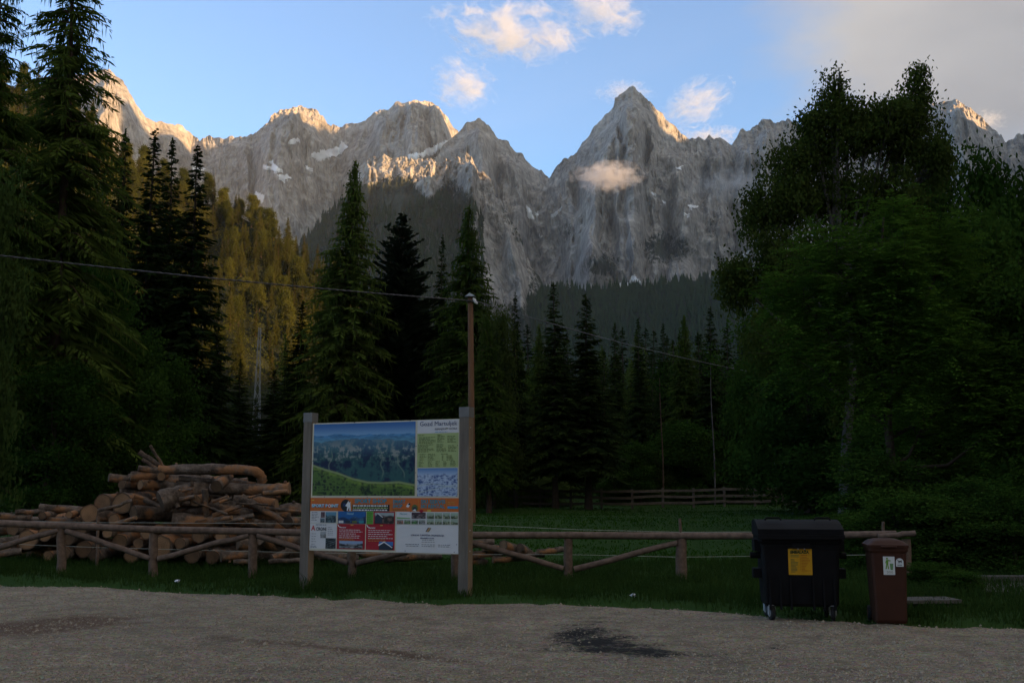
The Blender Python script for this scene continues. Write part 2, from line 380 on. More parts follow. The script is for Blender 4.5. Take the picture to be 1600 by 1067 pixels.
crest_front = [(430, 420), (500, 350), (548, 300), (556, 270), (564, 254), (576, 248), (600, 242), (625, 247), (650, 243), (668, 250), (690, 255), (705, 248), (720, 254), (728, 243), (742, 256), (756, 268), (768, 286), (790, 330), (810, 372), (840, 430), (862, 470), (900, 520)]
front_ridge, VF = massif('mountain_spur', crest_front, [(430, 3100), (560, 3150), (740, 3050), (900, 2700)], 180, 420, 220, 430, 900,
       spurs=[(575, 9, 70, .02, .2, 0), (672, 14, 150, 0.08, 0.28, 4), (735, 12, 110, 0.02, 0.3, 10), (640, 60, 120, 0.2, 0.9, 0), (790, 14, 130, 0.1, 0.9, 40)], seed=23, jag=8.0, veg=veg_front, relief=(70, 45, 15), steep=(0.7, 0.6), fx=(220, 700))
# wooded foot of the pointed peak
crest_foot = [(700, 640), (760, 545), (815, 482), (850, 458), (880, 450), (920, 455), (962, 450), (1000, 450), (1050, 443), (1110, 436), (1180, 428), (1260, 420), (1400, 400), (1600, 390), (1760, 380)]
foot, VFT = massif('foothill', crest_foot, [(700, 2500), (1000, 2650), (1760, 2600)], 90, 360, 90, 700, 1760, steep=(1.1, 0.5), relief=(35, 18, 5), jag=1.5, seed=31, mat=M_FORESTFLOOR, fx=(300, 900))
# near wooded hill on the left
crest_hill = [(-260, 60), (-100, 90), (0, 130), (60, 150), (110, 178), (150, 210), (180, 240), (240, 285), (300, 312), (340, 324), (400, 352), (440, 378), (470, 408), (520, 450), (600, 520), (680, 600)]
hill, VH = massif('hill', crest_hill, [(-260, 520), (100, 560), (300, 620), (480, 560), (680, 480)], 6, 220, 80, -260, 680, steep=(1.0, 0.6), relief=(9, 5, 1.2), jag=1.0, seed=41, mat=M_FORESTFLOOR, fx=(70, 200))
# unseen western ridge shading the valley, its crest shaped to choose what stays sunlit
W0, TE = 1500.0, math.tan(SUN_EL)
def sun_uv(P):
    P = np.asarray(P, float); u = P[..., :2] @ SP; w = P[..., :2] @ SH
    return u, P[..., 2] + (W0-w)*TE
RIDGE = [(-5000, 500), (-1200, 420), (-200, 340), (60, 325), (200, 350), (300, 368), (440, 372), (520, 400), (700, 560), (1400, 1000), (2200, 1420), (2380, 1468), (2600, 1470), (2640, 1330), (2760, 1330), (2810, 2300), (2900, 2640), (3040, 2720), (3160, 2640), (3300, 2620), (3480, 2620), (3560, 2600), (3700, 2600),
         (3780, 2640), (3960, 2640), (4000, 2480), (4040, 2110), (4164, 2080), (4210, 2150), (4280, 2380), (4700, 2380), (4880, 2120), (4950, 2045), (5140, 2030), (5300, 2150), (6000, 1800), (8000, 1500)]
def western_shade_ridge():
    u = np.concatenate([np.linspace(-5000, 2200, 240), np.linspace(2230, 5400, 500), np.linspace(5450, 8000, 60)])
    r = np.array(RIDGE, float); H = np.interp(u, r[:, 0], r[:, 1])
    H = H + H*0.016*fbm(u/150, 0, 0, 5, 77, 0.6)
    rows = []
    for q in np.linspace(-1, 1, 41):
        w = W0 + q*(H*0.55+60) + 30*noise(u/200, q*5, 0, 3)*abs(q)
        z = H*(1-abs(q)**0.9) - 30*abs(q) + (abs(q) > 0.01)*25*noise(u/120, q*7, 2, 5)*(1-abs(q))
        rows.append(np.stack([w*SH[0]+u*SP[0], w*SH[1]+u*SP[1], z], -1))
    G = np.array(rows); nr, nc = G.shape[:2]; idx = np.arange(nr*nc).reshape(nr, nc)
    me = faces_mesh('western_shade_ridge', G.reshape(-1, 3), np.stack([idx[:-1, :-1], idx[:-1, 1:], idx[1:, 1:], idx[1:, :-1]], -1).reshape(-1, 4), M_ROCK)
    attr(me, 'veg', 0.7*(1-sstep(400, 1300, G[..., 2])))
    tag(link('western_shade_ridge', me), kind='structure')
western_shade_ridge()

# unseen wooded slope added behind the viewer to hold back skylight
def north_shade_slope():
    xs = np.linspace(-2600, 1150, 120); q = np.linspace(0, 1, 60); X, Q_ = np.meshgrid(xs, q)
    Y = -70 - 1300*Q_ + 25*noise(X/160, Q_*6, 0, 51); Z = -2 + 340*Q_**0.92*sstep(1150, 500, X) + 30*fbm(X/180, Q_*8, 0, 4, 52)*sstep(0, .08, Q_)
    B = np.stack([X[-1], Y[-1]-900, np.full_like(X[-1], -20)], -1)
    G = np.concatenate([np.stack([X, Y, Z], -1), B[None]], 0); nr, nc = G.shape[:2]; idx = np.arange(nr*nc).reshape(nr, nc)
    tag(link('north_shade_slope', faces_mesh('north_shade_slope', G.reshape(-1, 3), np.stack([idx[:-1, :-1], idx[1:, :-1], idx[1:, 1:], idx[:-1, 1:]], -1).reshape(-1, 4), M_FORESTFLOOR)), kind='structure')
north_shade_slope()
# ================================================================== GROUND
_e = [(0, 912), (150, 915), (270, 922), (450, 928), (530, 933), (560, 930), (690, 941), (800, 938), (960, 942), (1080, 948), (1180, 955), (1320, 966), (1420, 969), (1600, 976)]
_ex = [-60.0] + [((p-CX)/F)*(EYE*F/(q-770)) for p, q in _e] + [60.0]
_ey = [21.5] + [EYE*F/(q-774) for p, q in _e] + [10.3]
def edge_y(x):
    x = np.asarray(x, float)
    return np.interp(x, _ex, _ey) + 0.16*fbm(x/1.3, 0, 0, 4, 5) + 0.12*noise(x/0.22, 2, 0, 6)
def gh(x, y):
    x, y = np.asarray(x, float), np.asarray(y, float)
    e = np.interp(x, _ex, _ey)
    z = -0.07 + 0.10*sstep(-0.25, 0.5, y-e) + 0.62*sstep(24, 38, y) + 0.012*np.clip(y-38, 0, 40)
    z = z + 0.03*np.clip(y-78, 0, 4000) + 0.10*sstep(-6, -10, x)*sstep(16, 20, y)*(1-sstep(24, 40, y))
    return z + 0.03*noise(x/1.3, y/1.3, 0, 3)*sstep(0, 1, y-e) + 0.08*noise(x/6, y/6, 1, 4)*sstep(20, 30, y)
def spot(px, Y):
    """ground point seen at photo column px, Y metres out"""
    x = (px-CX)/F*Y
    for _ in range(3):
        z = float(gh(x, Y)); x = (px-CX)/F*(Y*CT + (z-EYE)*ST)
    return Vector((x, Y, z))
def grass_mat():
    t = MT('meadow_soil', 1.0, 0.1)
    n = t.noise(0.6, 5); f = t.noise(30, 4)
    c = t.ramp(n, [(0.3, (0.016, 0.048, 0.004)), (0.7, (0.028, 0.066, 0.007))])
    t.color(t.mix(t.math('MULTIPLY', f, 0.6), c, (0.016, 0.030, 0.006)))
    t.bump(f, 0.6, 0.04); return t.m
M_GROUND = grass_mat()
def ground_sheet():
    xs = np.concatenate([-np.geomspace(9000, 32, 60), np.arange(-31, 31.1, 0.4), np.geomspace(32, 9000, 60)])
    ys = np.concatenate([-np.geomspace(5000, 8, 26), np.arange(-6, 10, 1.0), np.arange(10, 26, 0.25), np.arange(26, 80, 1.2), np.geomspace(81, 9000, 60)])
    X, Y = np.meshgrid(xs, ys); Z = gh(X, Y)
    idx = np.arange(X.size).reshape(X.shape)
    me = faces_mesh('ground', np.stack([X, Y, Z], -1).reshape(-1, 3), np.stack([idx[:-1, :-1], idx[:-1, 1:], idx[1:, 1:], idx[1:, :-1]], -1).reshape(-1, 4), M_GROUND)
    tag(link('ground', me), kind='structure')
ground_sheet()
def gravel_mat():
    t = MT('gravel', 0.95, 0.15)
    big = t.noise(0.35, 5, 0.6); mid = t.noise(2.2, 6, 0.65); fine = t.noise(15, 8, 0.8)
    vor = t.n('ShaderNodeTexVoronoi'); vor.inputs['Scale'].default_value = 26; t.l(t.co(), vor.inputs['Vector'])
    c = t.ramp(fine, [(0.3, (0.135, 0.102, 0.066)), (0.5, (0.37, 0.30, 0.205)), (0.72, (0.60, 0.505, 0.37))])
    c = t.mix(0.35, c, vor.outputs['Color'], 'SOFT_LIGHT')
    c = t.mix(0.8, c, t.ramp(big, [(0.3, 0.62), (0.65, 1.12)]), 'MULTIPLY')
    c = t.mix(t.math('MULTIPLY', t.ramp(mid, [(0.45, 0.0), (0.62, 1.0)]), 0.6), c, (0.17, 0.135, 0.095))
    # damp reddish earth and the dark spill, each with its own outline
    red = t.ramp(t.math('ADD', t.attr('red'), t.math('MULTIPLY', t.math('SUBTRACT', mid, 0.5), 0.8)), [(0.35, 0.0), (0.75, 1.0)])
    c = t.mix(t.math('MULTIPLY', red, 0.8), c, (0.13, 0.072, 0.043))
    spill = t.ramp(t.math('ADD', t.attr('spill'), t.math('ADD', t.math('MULTIPLY', t.math('SUBTRACT', fine, 0.5), 2.6), t.math('MULTIPLY', t.math('SUBTRACT', mid, 0.5), 1.5))), [(0.36, 0.0), (0.66, 1.0)])
    c = t.mix(t.math('MULTIPLY', spill, 0.95), c, (0.012, 0.012, 0.012))
    t.color(c); t.bump(t.math('ADD', fine, t.math('MULTIPLY', vor.outputs['Distance'], -0.8)), 1.0, 0.055)
    return t.m
M_GRAVEL = gravel_mat()
def lot():
    xs = np.concatenate([np.linspace(-60, -15, 30), np.arange(-14.8, 14.8, 0.09), np.linspace(15, 60, 30)])
    ss = np.concatenate([np.linspace(-40, 8, 30), np.arange(8.2, 14, 0.22)])
    E = edge_y(xs); rows = [np.stack([xs, np.full_like(xs, q), np.zeros_like(xs)], -1) for q in ss if q < 9.5]
    for q in np.linspace(0, 1, 60)[1:]:
        rows.append(np.stack([xs, 9.4 + (E-9.4)*q, np.zeros_like(xs)], -1))
    G = np.array(rows)
    G[..., 2] = 0.012 + 0.022*fbm(G[..., 0]/1.1, G[..., 1]/1.1, 0, 4, 8) - 0.075*sstep(0.35, 0.0, E[None]-G[..., 1])
    nr, nc = G.shape[:2]; idx = np.arange(nr*nc).reshape(nr, nc)
    me = faces_mesh('gravel_lot', G.reshape(-1, 3), np.stack([idx[:-1, :-1], idx[:-1, 1:], idx[1:, 1:], idx[1:, :-1]], -1).reshape(-1, 4), M_GRAVEL)
    px, py = proj(G); ok = G[..., 1] > 5
    g = lambda cx_, cy_, a, b, sl=0: np.exp(-(((px-cx_)/a)**2 + ((py-cy_-sl*(px-cx_))/b)**2))*ok
    attr(me, 'red', 1.0*g(120, 972, 120, 13, -0.06) + 0.6*g(10, 985, 90, 16) + 0.62*g(420, 1003, 180, 6, 0.09) + 0.62*g(700, 1032, 190, 7, .12) + 0.5*g(330, 1060, 180, 12) + .5*g(640, 965, 120, 5, .05) + .5*g(1300, 1045, 200, 7, -.02) + .4*g(520, 1020, 200, 4, -.03))
    attr(me, 'spill', 0.64*g(930, 1003, 85, 24) + 0.52*g(1005, 1018, 90, 10, 0.04) + 0.36*g(900, 981, 50, 18) + 0.42*g(1215, 1013, 30, 6) + .36*g(1120, 1022, 70, 5))
    tag(link('gravel_lot', me), kind='structure')
lot()
def pebbles():   # loose stones
    n = 42000
    y = 9.0 + 11*RNG.random(n)**1.4; x = (RNG.random(n)-.5)*1.08*y
    k = y < edge_y(x)-0.45*RNG.random(n)-.1; x, y = x[k], y[k]
    qx, qy = proj(np.stack([x, y, 0*x], -1)); sp_ = np.exp(-(((qx-935)/85)**2+((qy-1003)/24)**2)) + np.exp(-(((qx-1010)/90)**2+((qy-1019)/10)**2))
    k = RNG.random(len(x)) > 0.9*sp_; x, y = x[k], y[k]; n = len(x)
    r = 0.006 + 0.017*RNG.random(n)**3 + 0.022*(RNG.random(n) > 0.985)
    base = np.array([[1, 0, 0], [-1, 0, 0], [0, 1, 0], [0, -1, 0], [0, 0, .7], [0, 0, -.7]], float)
    V = base[None]*(0.7+0.6*RNG.random((n, 6, 1)))*r[:, None, None]
    a = RNG.random(n)*6.28; c, s = np.cos(a)[:, None], np.sin(a)[:, None]
    V = np.stack([V[..., 0]*c - V[..., 1]*s, V[..., 0]*s + V[..., 1]*c, V[..., 2]], -1)
    V[..., 0] += x[:, None]; V[..., 1] += y[:, None]; V[..., 2] += (0.014+0.022*fbm(x/1.1, y/1.1, 0, 4, 8))[:, None]
    T = np.array([[4, 0, 2], [4, 2, 1], [4, 1, 3], [4, 3, 0], [5, 2, 0], [5, 1, 2], [5, 3, 1], [5, 0, 3]])
    Q = (T[None] + (np.arange(n)*6)[:, None, None]).reshape(-1, 3)
    t = MT('pebble', 0.9, 0.2); f = t.noise(60, 2)
    t.color(t.ramp(f, [(0.25, (0.06, 0.048, 0.036)), (0.5, (0.27, 0.22, 0.155)), (0.8, (0.44, 0.37, 0.28))]))
    tag(link('gravel', faces_mesh('gravel', V.reshape(-1, 3), Q, t.m, False)), 'loose pale pebbles scattered over the gravel lot', 'gravel', kind='stuff')
pebbles()
M_GRASS = foliage('grass_blade', (0.016, 0.036, 0.008), (0.038, 0.070, 0.015), 0.3, 1.2)
M_MEADOW = foliage('meadow_blade', (0.018, 0.056, 0.004), (0.030, 0.074, 0.007), 0.2, 0.3)
def blades(name, x, y, h, w, label, mat=None):
    n = len(x); a = RNG.random(n)*6.28; l = RNG.random(n)*6.28; ln = h*(0.15+0.5*RNG.random(n))
    b = np.stack([x, y, gh(x, y)-0.01], -1)
    s = np.stack([np.cos(a), np.sin(a), 0*a], -1)*w[:, None]
    mid = b + np.stack([np.cos(l)*ln*.35, np.sin(l)*ln*.35, h*0.6], -1)
    tip = b + np.stack([np.cos(l)*ln, np.sin(l)*ln, h], -1)
    V = np.stack([b-s, b+s, mid+s*.75, tip, mid-s*.75], 1)
    Q = np.array([[0, 1, 2, 4], [4, 2, 3, 3]])
    me = bpy.data.meshes.new(name)
    V3 = np.stack([V[:, 0], V[:, 1], V[:, 2], V[:, 0], V[:, 2], V[:, 4], V[:, 4], V[:, 2], V[:, 3]], 1).reshape(-1, 3, 3)
    return tag(link(name, quads_mesh(name, V3, mat or M_GRASS, tri=True)), label, 'grass', kind='stuff')
def grasses():
    n = 155000
    y = 13.2 + 11.8*RNG.random(n); x = (RNG.random(n)-.5)*1.35*y
    e = edge_y(x); d = y-e
    dens = (sstep(-0.1, 0.5, d) + 0.22*sstep(-0.9, 0.0, d)*(fbm(x/0.35, y/0.35, 4, 2, 29) > .12))*(0.35+0.65*sstep(-0.25, 0.4, fbm(x/0.5, y/0.5, 0, 3, 21))) 
    k = RNG.random(n) < dens; x, y, d = x[k], y[k], d[k]; n = len(x)
    h = (0.07 + 0.15*sstep(-0.1, 1.0, d)*(0.6+0.4*fbm(x/0.7, y/0.7, 0, 3, 22)))*(0.5+0.9*RNG.random(n))
    h *= 1 + 0.9*sstep(0.35, 0.7, fbm(x/1.8, y/1.8, 3, 3, 23))
    blades('grass', x, y, h, 0.004+0.006*RNG.random(n), 'dark green verge grass between the gravel lot and rail fence')
    n = 60000
    y = 24 + 44*RNG.random(n)**1.2; x = (RNG.random(n)-.5)*1.1*y
    h = (0.03+0.06*RNG.random(n))*(0.8+0.5*fbm(x/3, y/3, 0, 3, 24))
    blades('meadow_grass', x, y, h, 0.012+0.02*RNG.random(n), 'mown dark green meadow grass reaching to the far fence', M_MEADOW)
grasses()
# ================================================================== TREES
M_BARK = plain('bark', (0.055, 0.042, 0.032), 1.0, 0.1, 0.35, 6.0, 0.6)
M_BARK_RED = plain('larch_bark', (0.085, 0.055, 0.038), 1.0, 0.1, 0.35, 6.0, 0.6)
M_BIRCHBARK = plain('birch_bark', (0.085, 0.078, 0.07), 0.9, 0.2, 0.5, 3.0, 0.3)
M_SPRUCE = foliage('spruce_needles', (0.014, 0.027, 0.007), (0.034, 0.054, 0.014), 0.15, 0.6)
M_LARCH = foliage('larch_needles', (0.046, 0.078, 0.013), (0.088, 0.124, 0.024), 0.3, 0.5)
M_PINE = foliage('pine_needles', (0.014, 0.024, 0.014), (0.030, 0.042, 0.022), 0.15, 0.5)
M_BIRCH = foliage('birch_leaves', (0.024, 0.040, 0.008), (0.056, 0.080, 0.016), 0.3, 0.6)
M_ASH = foliage('ash_leaves', (0.052, 0.115, 0.013), (0.105, 0.19, 0.026), 0.35, 0.4)
M_BROAD = foliage('maple_leaves', (0.018, 0.045, 0.007), (0.050, 0.098, 0.016), 0.3, 0.5)
M_BRIGHT = foliage('hazel_leaves', (0.045, 0.075, 0.018), (0.095, 0.135, 0.035), 0.35, 0.6)
M_BRIGHT2 = foliage('light_leaves', (0.030, 0.050, 0.012), (0.070, 0.095, 0.024), 0.35, 0.6)
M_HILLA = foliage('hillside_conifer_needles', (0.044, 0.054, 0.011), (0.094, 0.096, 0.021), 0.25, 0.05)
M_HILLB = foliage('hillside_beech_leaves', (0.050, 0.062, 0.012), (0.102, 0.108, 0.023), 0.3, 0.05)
M_FAR = foliage('far_forest_needles', (0.009, 0.019, 0.008), (0.032, 0.050, 0.019), 0.1, 0.03)

def unit(v): return v/(np.linalg.norm(v, axis=-1, keepdims=True)+1e-9)
def cards(c, ax, L, Wd, rng, up=None):
    """leaf-shaped quads centred at c with long axis ax"""
    ax = unit(ax); r = rng.normal(size=c.shape)
    if up is not None: r = r*up[0] + np.asarray(up[1], float)
    sd = unit(np.cross(ax, r)); L = np.asarray(L)[:, None]; Wd = np.asarray(Wd)[:, None]
    return np.stack([c-ax*L*.5, c+sd*Wd*.5-ax*L*.05, c+ax*L*.5, c-sd*Wd*.5-ax*L*.05], 1)
def conifer(H, R, seed, kind='spruce', step=0.30, low=0.06, dens=1.0, size=1.0):
    rng = np.random.default_rng(seed); Cc, Ax, Ls, Ws = [], [], [], []
    br = MB()
    h = H*low
    while h < H-0.15:
        f = 1-h/H
        prof = {'spruce': f**0.85*1.0 + 0.03, 'larch': (min(1, f*2.2))**0.75*(0.5+0.5*f)+0.03, 'pine': (min(1, f*2.2))**0.7*(0.75+.25*f)}[kind]
        nb = max(4, int((5 + 3*f)*dens*{'spruce': 1.25, 'larch': 1.5, 'pine': 1.5}[kind]))
        for _ in range(nb):
            a = rng.random()*6.283; L = R*prof*(0.62+0.55*rng.random())
            if L < 0.12: L = 0.12
            d = np.array([math.cos(a), math.sin(a), 0]); tg = np.array([-d[1], d[0], 0])
            h0 = h + (rng.random()-.5)*step
            up, sag = {'spruce': (0.42-0.75*f, 0.10), 'larch': (0.25-0.35*f, 0.22), 'pine': (0.5-0.45*f, -0.10)}[kind]
            up += (rng.random()-.5)*.2
            ns = max(2, int(L/({'spruce': 0.15, 'larch': 0.12, 'pine': 0.16}[kind]*size)*dens)); t = (np.arange(ns)+rng.random(ns))/ns
            P = d[None]*(L*t)[:, None] + np.array([0, 0, h0]); P[:, 2] += L*(up*t - sag*t*t*1.6)
            reach = (0.16 + 0.30*(1-t))*min(L, 2.0)
            for sgn in (-1, 1):
                dirv = d[None]*(0.75+0.3*rng.random((ns, 1))) + sgn*tg[None]*(0.6+0.5*rng.random((ns, 1)))
                dz = {'spruce': -0.25-0.35*f, 'larch': -0.55, 'pine': 0.45}[kind]
                dirv[:, 2] += dz + 0.4*(rng.random(ns)-.5); dirv = unit(dirv)
                l = reach*(0.7+0.7*rng.random(ns)) + 0.10*size
                Cc.append(P + dirv*(l*.45)[:, None]); Ax.append(dirv); kl, kw = {'spruce': (1.1, .8), 'larch': (.75, .55), 'pine': (1.0, 1.2)}[kind]; Ls.append(l*kl); Ws.append(((0.09+0.05*rng.random(ns))*size + 0.13*l)*kw)
            if kind == 'larch' or (kind == 'spruce' and f > 0.3):
                m = ns; q = P + rng.normal(size=(m, 3))*0.06; l = (0.18+0.35*rng.random(m))*(1.3 if kind == 'larch' else 0.8)*size
                dv = np.tile([0, 0, -1.0], (m, 1)) + rng.normal(size=(m, 3))*.22
                Cc.append(q + dv*(l*.5)[:, None]); Ax.append(dv); Ls.append(l); Ws.append((0.045+0.04*rng.random(m))*size)
            if rng.random() < 0.5 and L > 0.5:
                br.tube(np.array([[0, 0, h0], d*L*.5+[0, 0, h0+L*(up*.5-sag*.4)], d*L*.95+[0, 0, h0+L*(up-sag*1.5)]]), [0.02+L*.012, .016, .006], 3, cap=False)
        h += step*(0.7+0.6*rng.random())*(0.55 + 0.6*f)
    n = 40; zz = H - rng.random(n)*0.9                              # leader
    Cc.append(np.stack([rng.normal(size=n)*.03, rng.normal(size=n)*.03, zz], -1)); Ax.append(rng.normal(size=(n, 3))*.5+[0, 0, 1]); Ls.append(np.full(n, .22)); Ws.append(np.full(n, .07))
    V = cards(np.concatenate(Cc), np.concatenate(Ax), np.concatenate(Ls), np.concatenate(Ws), rng, (0.5, (0, 0, 1)))
    zs = np.linspace(-0.4, H*0.985, 9)
    br.tube(np.stack([0.05*np.sin(zs*.6+seed), 0.05*np.cos(zs*.5+seed), zs], -1), np.interp(zs, [-.4, 0.3, H], [0.014*H+.05, 0.011*H+.03, 0.012]), 8)
    return V, br
def broad(H, blobs, seed, nclump, nleaf, leaf, hang=0.0, kind='leaf', trunk=0.016, spread=0.42):
    """blobs: (x,y,z,rx,ry,rz,weight) ellipsoids the crown fills"""
    rng = np.random.default_rng(seed); B = np.array(blobs, float); w = B[:, 6]/B[:, 6].sum()
    k = rng.choice(len(B), nclump, p=w); d = unit(rng.normal(size=(nclump, 3))); r = rng.random(nclump)**0.42
    ir = 0.80 + 0.55*noise(d[:, 0]*2.1+k, d[:, 1]*2.1, d[:, 2]*2.1+k, seed)
    cl = B[k, :3] + d*B[k, 3:6]*r[:, None]*(ir[:, None]+0.25*rng.random((nclump, 1)))
    cl = cl[cl[:, 2] > 0.15]; nclump = len(cl)
    br = MB(); top = B[:, 2].max()
    zs = np.linspace(-0.3, top, 7); tr = np.stack([0.012*H*np.sin(zs*.5+seed), 0.012*H*np.cos(zs*.7+seed), zs], -1)
    br.tube(tr, np.interp(zs, [-.3, .3, top], [trunk*H*1.5, trunk*H, trunk*H*.2]), 8)
    main = []
    for b in B:
        z0 = min(b[2]-b[5]*.5, top*.7); z0 = max(0.15*H, z0*0.75)
        p0 = np.array([np.interp(z0, zs, tr[:, 0]), np.interp(z0, zs, tr[:, 1]), z0]); p1 = b[:3]
        pm = (p0+p1)/2 + np.array([0, 0, -0.06*H])*rng.random()
        br.tube(np.array([p0, pm, p1, p1+[0, 0, b[5]*.5]]), [trunk*H*.45, trunk*H*.3, trunk*H*.18, trunk*H*.06], 5, cap=False)
        main.append([p0, pm, p1])
    for i in rng.choice(nclump, min(nclump, 160), replace=False):
        j = np.argmin(np.linalg.norm(B[:, :3]-cl[i], axis=1)); p0 = main[j][2]*.6 + main[j][1]*.4
        pm = (p0+cl[i])/2 + rng.normal(size=3)*.1
        br.tube(np.array([p0, pm, cl[i]]), [trunk*H*.12, trunk*H*.07, .006], 3, cap=False)
    if kind == 'pinnate':
        Cc, Ax, Ls, Ws = [], [], [], []
        out = unit(cl - B[np.argmin(((cl[:, None]-B[None, :, :3])**2).sum(-1), 1), :3] + np.array([0, 0, .6]))
        for q in range(nleaf):
            a = unit(out*0.5 + rng.normal(size=cl.shape)*np.array([1, 1, .35])); st = cl + rng.normal(size=cl.shape)*spread*np.array([.6, .6, .8])
            L = leaf*(3.2+2.0*rng.random(nclump)); sd = unit(np.cross(a, [0, 0, 1.0]))
            for s_ in np.linspace(0.2, 1, 6):
                p = st + a*(L*s_)[:, None]; p[:, 2] -= 0.35*L*s_**2
                for sg in (-1, 1):
                    dv = unit(a*0.6 + sd*sg + [0, 0, -0.25]); Cc.append(p+dv*leaf*.5); Ax.append(dv); Ls.append(np.full(nclump, leaf)*(1.15-.3*s_)); Ws.append(np.full(nclump, leaf*.36))
        V = cards(np.concatenate(Cc), np.concatenate(Ax), np.concatenate(Ls), np.concatenate(Ws), rng, (0.35, (0, 0, 1)))
    else:
        n = nclump*nleaf
        c = np.repeat(cl, nleaf, 0); g = rng.normal(size=(n, 3))*spread*np.array([1, 1, .75])
        if hang: g[:, 2] -= hang*rng.random(n)**1.3*np.repeat(0.4+rng.random(nclump), nleaf); g[:, :2] *= 0.75
        c = c + g; ax = rng.normal(size=(n, 3)) + np.array([0, 0, -0.5 - 1.2*(hang > 0)])
        l = leaf*(0.7+0.6*rng.random(n)); V = cards(c, ax, l, l*(0.55 if not hang else .5), rng)
    return V, br
_tree_cache = {}
def tree_meshes(key, fn, leafmat, barkmat, crown='crown'):
    if key not in _tree_cache:
        V, br = fn()
        _tree_cache[key] = (quads_mesh(crown, V, leafmat), br.mesh('trunk', barkmat))
    return _tree_cache[key]
def plant_tree(name, key, fn, leafmat, barkmat, pos, rz, scale, label, cat='tree', group=None):
    a, b = tree_meshes(key, fn, leafmat, barkmat)
    o = empty(name, pos, rz); o.rotation_euler = (random.uniform(-.022, .022), random.uniform(-.022, .022), rz); o.scale = scale if isinstance(scale, tuple) else (scale,)*3
    tag(o, label, cat, group); link('crown', a, o); link('trunk', b, o); return o
CON = {'spruce': (M_SPRUCE, M_BARK), 'larch': (M_LARCH, M_BARK_RED), 'pine': (M_PINE, M_BARK_RED)}
BASEH = 16.0
def con_tree(kind, px, top, Y, R, label, var=0, low=0.06, group=None, name=None, lod=1.0, fine=None):
    p = spot(px, Y); ztop = float(at(px, top, Y)[2]); H = ztop-p.z
    s = H/BASEH; Rr = R/s
    key = (kind, var, round(low, 2), lod, fine)
    base = {'spruce': 2.6, 'larch': 2.6, 'pine': 2.8}[kind]
    return plant_tree(name or kind+'_tree', key, lambda: conifer(BASEH, base, 100+var*7+len(kind), kind, *((0.30/lod, low, lod, 1/lod**.5) if fine is None else (fine[0], low, fine[1], fine[2]))), *CON[kind], p - Vector((0, 0, .05)), random.random()*6.28, (s*Rr/base*random.uniform(.88, 1.14), s*Rr/base*random.uniform(.88, 1.14), s), label, 'tree', group)
# --- conifers that stand out
DARK = 'conifers behind the meadow'
con_tree('larch', 76, -190, 44, 3.6, 'tall larch rising out of the top of the frame at far left', 0, 0.16, fine=(.30, .80, .56))
con_tree('larch', -42, -120, 41, 3.0, 'larch whose drooping branch tips reach in at the left frame edge', 1, 0.2, fine=(.30, .80, .56))
con_tree('spruce', 173, 205, 63, 3.3, 'leftmost of the four dark spruces clumped above the log pile', 0)
con_tree('spruce', 211, 203, 60, 3.1, 'second from left of the four dark spruces above the log pile', 1)
con_tree('spruce', 247, 214, 64, 3.2, 'third from left of the four dark spruces above the log pile', 2)
con_tree('spruce', 284, 224, 59, 3.3, 'rightmost of the four dark spruces, against the golden hillside', 3)
con_tree('larch', 527, 250, 60, 3.5, 'tall pointed green larch rising above the information board', 2)
con_tree('pine', 624, 332, 64, 3.3, 'dense dark pine between two larches above the information board', 0, .25)
con_tree('spruce', 682, 366, 67, 1.7, 'thin dark spruce tip between the pine and the right larch', 0)
con_tree('larch', 727, 318, 58, 3.1, 'green larch directly behind the brown utility pole', 1)
con_tree('larch', 765, 492, 50, 1.7, 'low green larch close beside the utility pole, right of it', 0, 0.16)
con_tree('spruce', 806, 455, 56, 1.5, 'narrow dark spruce with a bare stem, first right of the utility pole', 1, 0.175)
con_tree('spruce', 867, 440, 55, 2.1, 'dark spruce with a bare stem in front of the far fence, middle of three', 2, 0.175)
con_tree('spruce', 921, 458, 56, 2.3, 'broad dark spruce with a bare stem, rightmost of three before the far fence', 3, 0.175)
con_tree('spruce', 458, 470, 66, 2.4, 'dark spruce left of the tall larch, in front of the golden hillside', 2)
con_tree('spruce', 372, 560, 75, 2.2, 'low dark spruce at the foot of the golden hillside beside the lattice mast', 1)
con_tree('spruce', 330, 480, 70, 2.2, 'dark spruce leaning into the golden hillside right of the four spruces', 0)
con_tree('spruce', 425, 575, 72, 2.4, 'low dark spruce right of the lattice mast', 3)
con_tree('larch', 1075, 490, 72, 2.0, 'yellow green larch above the dark wood beyond the meadow', 2)
con_tree('spruce', 1112, 478, 70, 2.0, 'dark spruce next to the drooping birch twigs at the right', 0)
con_tree('spruce', 1002, 496, 72, 1.8, 'pointed dark spruce in the middle of the wood beyond the far fence', 1)
con_tree('spruce', 966, 502, 76, 1.7, 'slim dark spruce just right of the three spruces before the fence', 3)
con_tree('spruce', 1040, 505, 78, 1.8, 'dark spruce left of the yellow green larch', 2)
con_tree('larch', 838, 505, 74, 1.6, 'sunlit greenish larch between two dark spruces', 1)
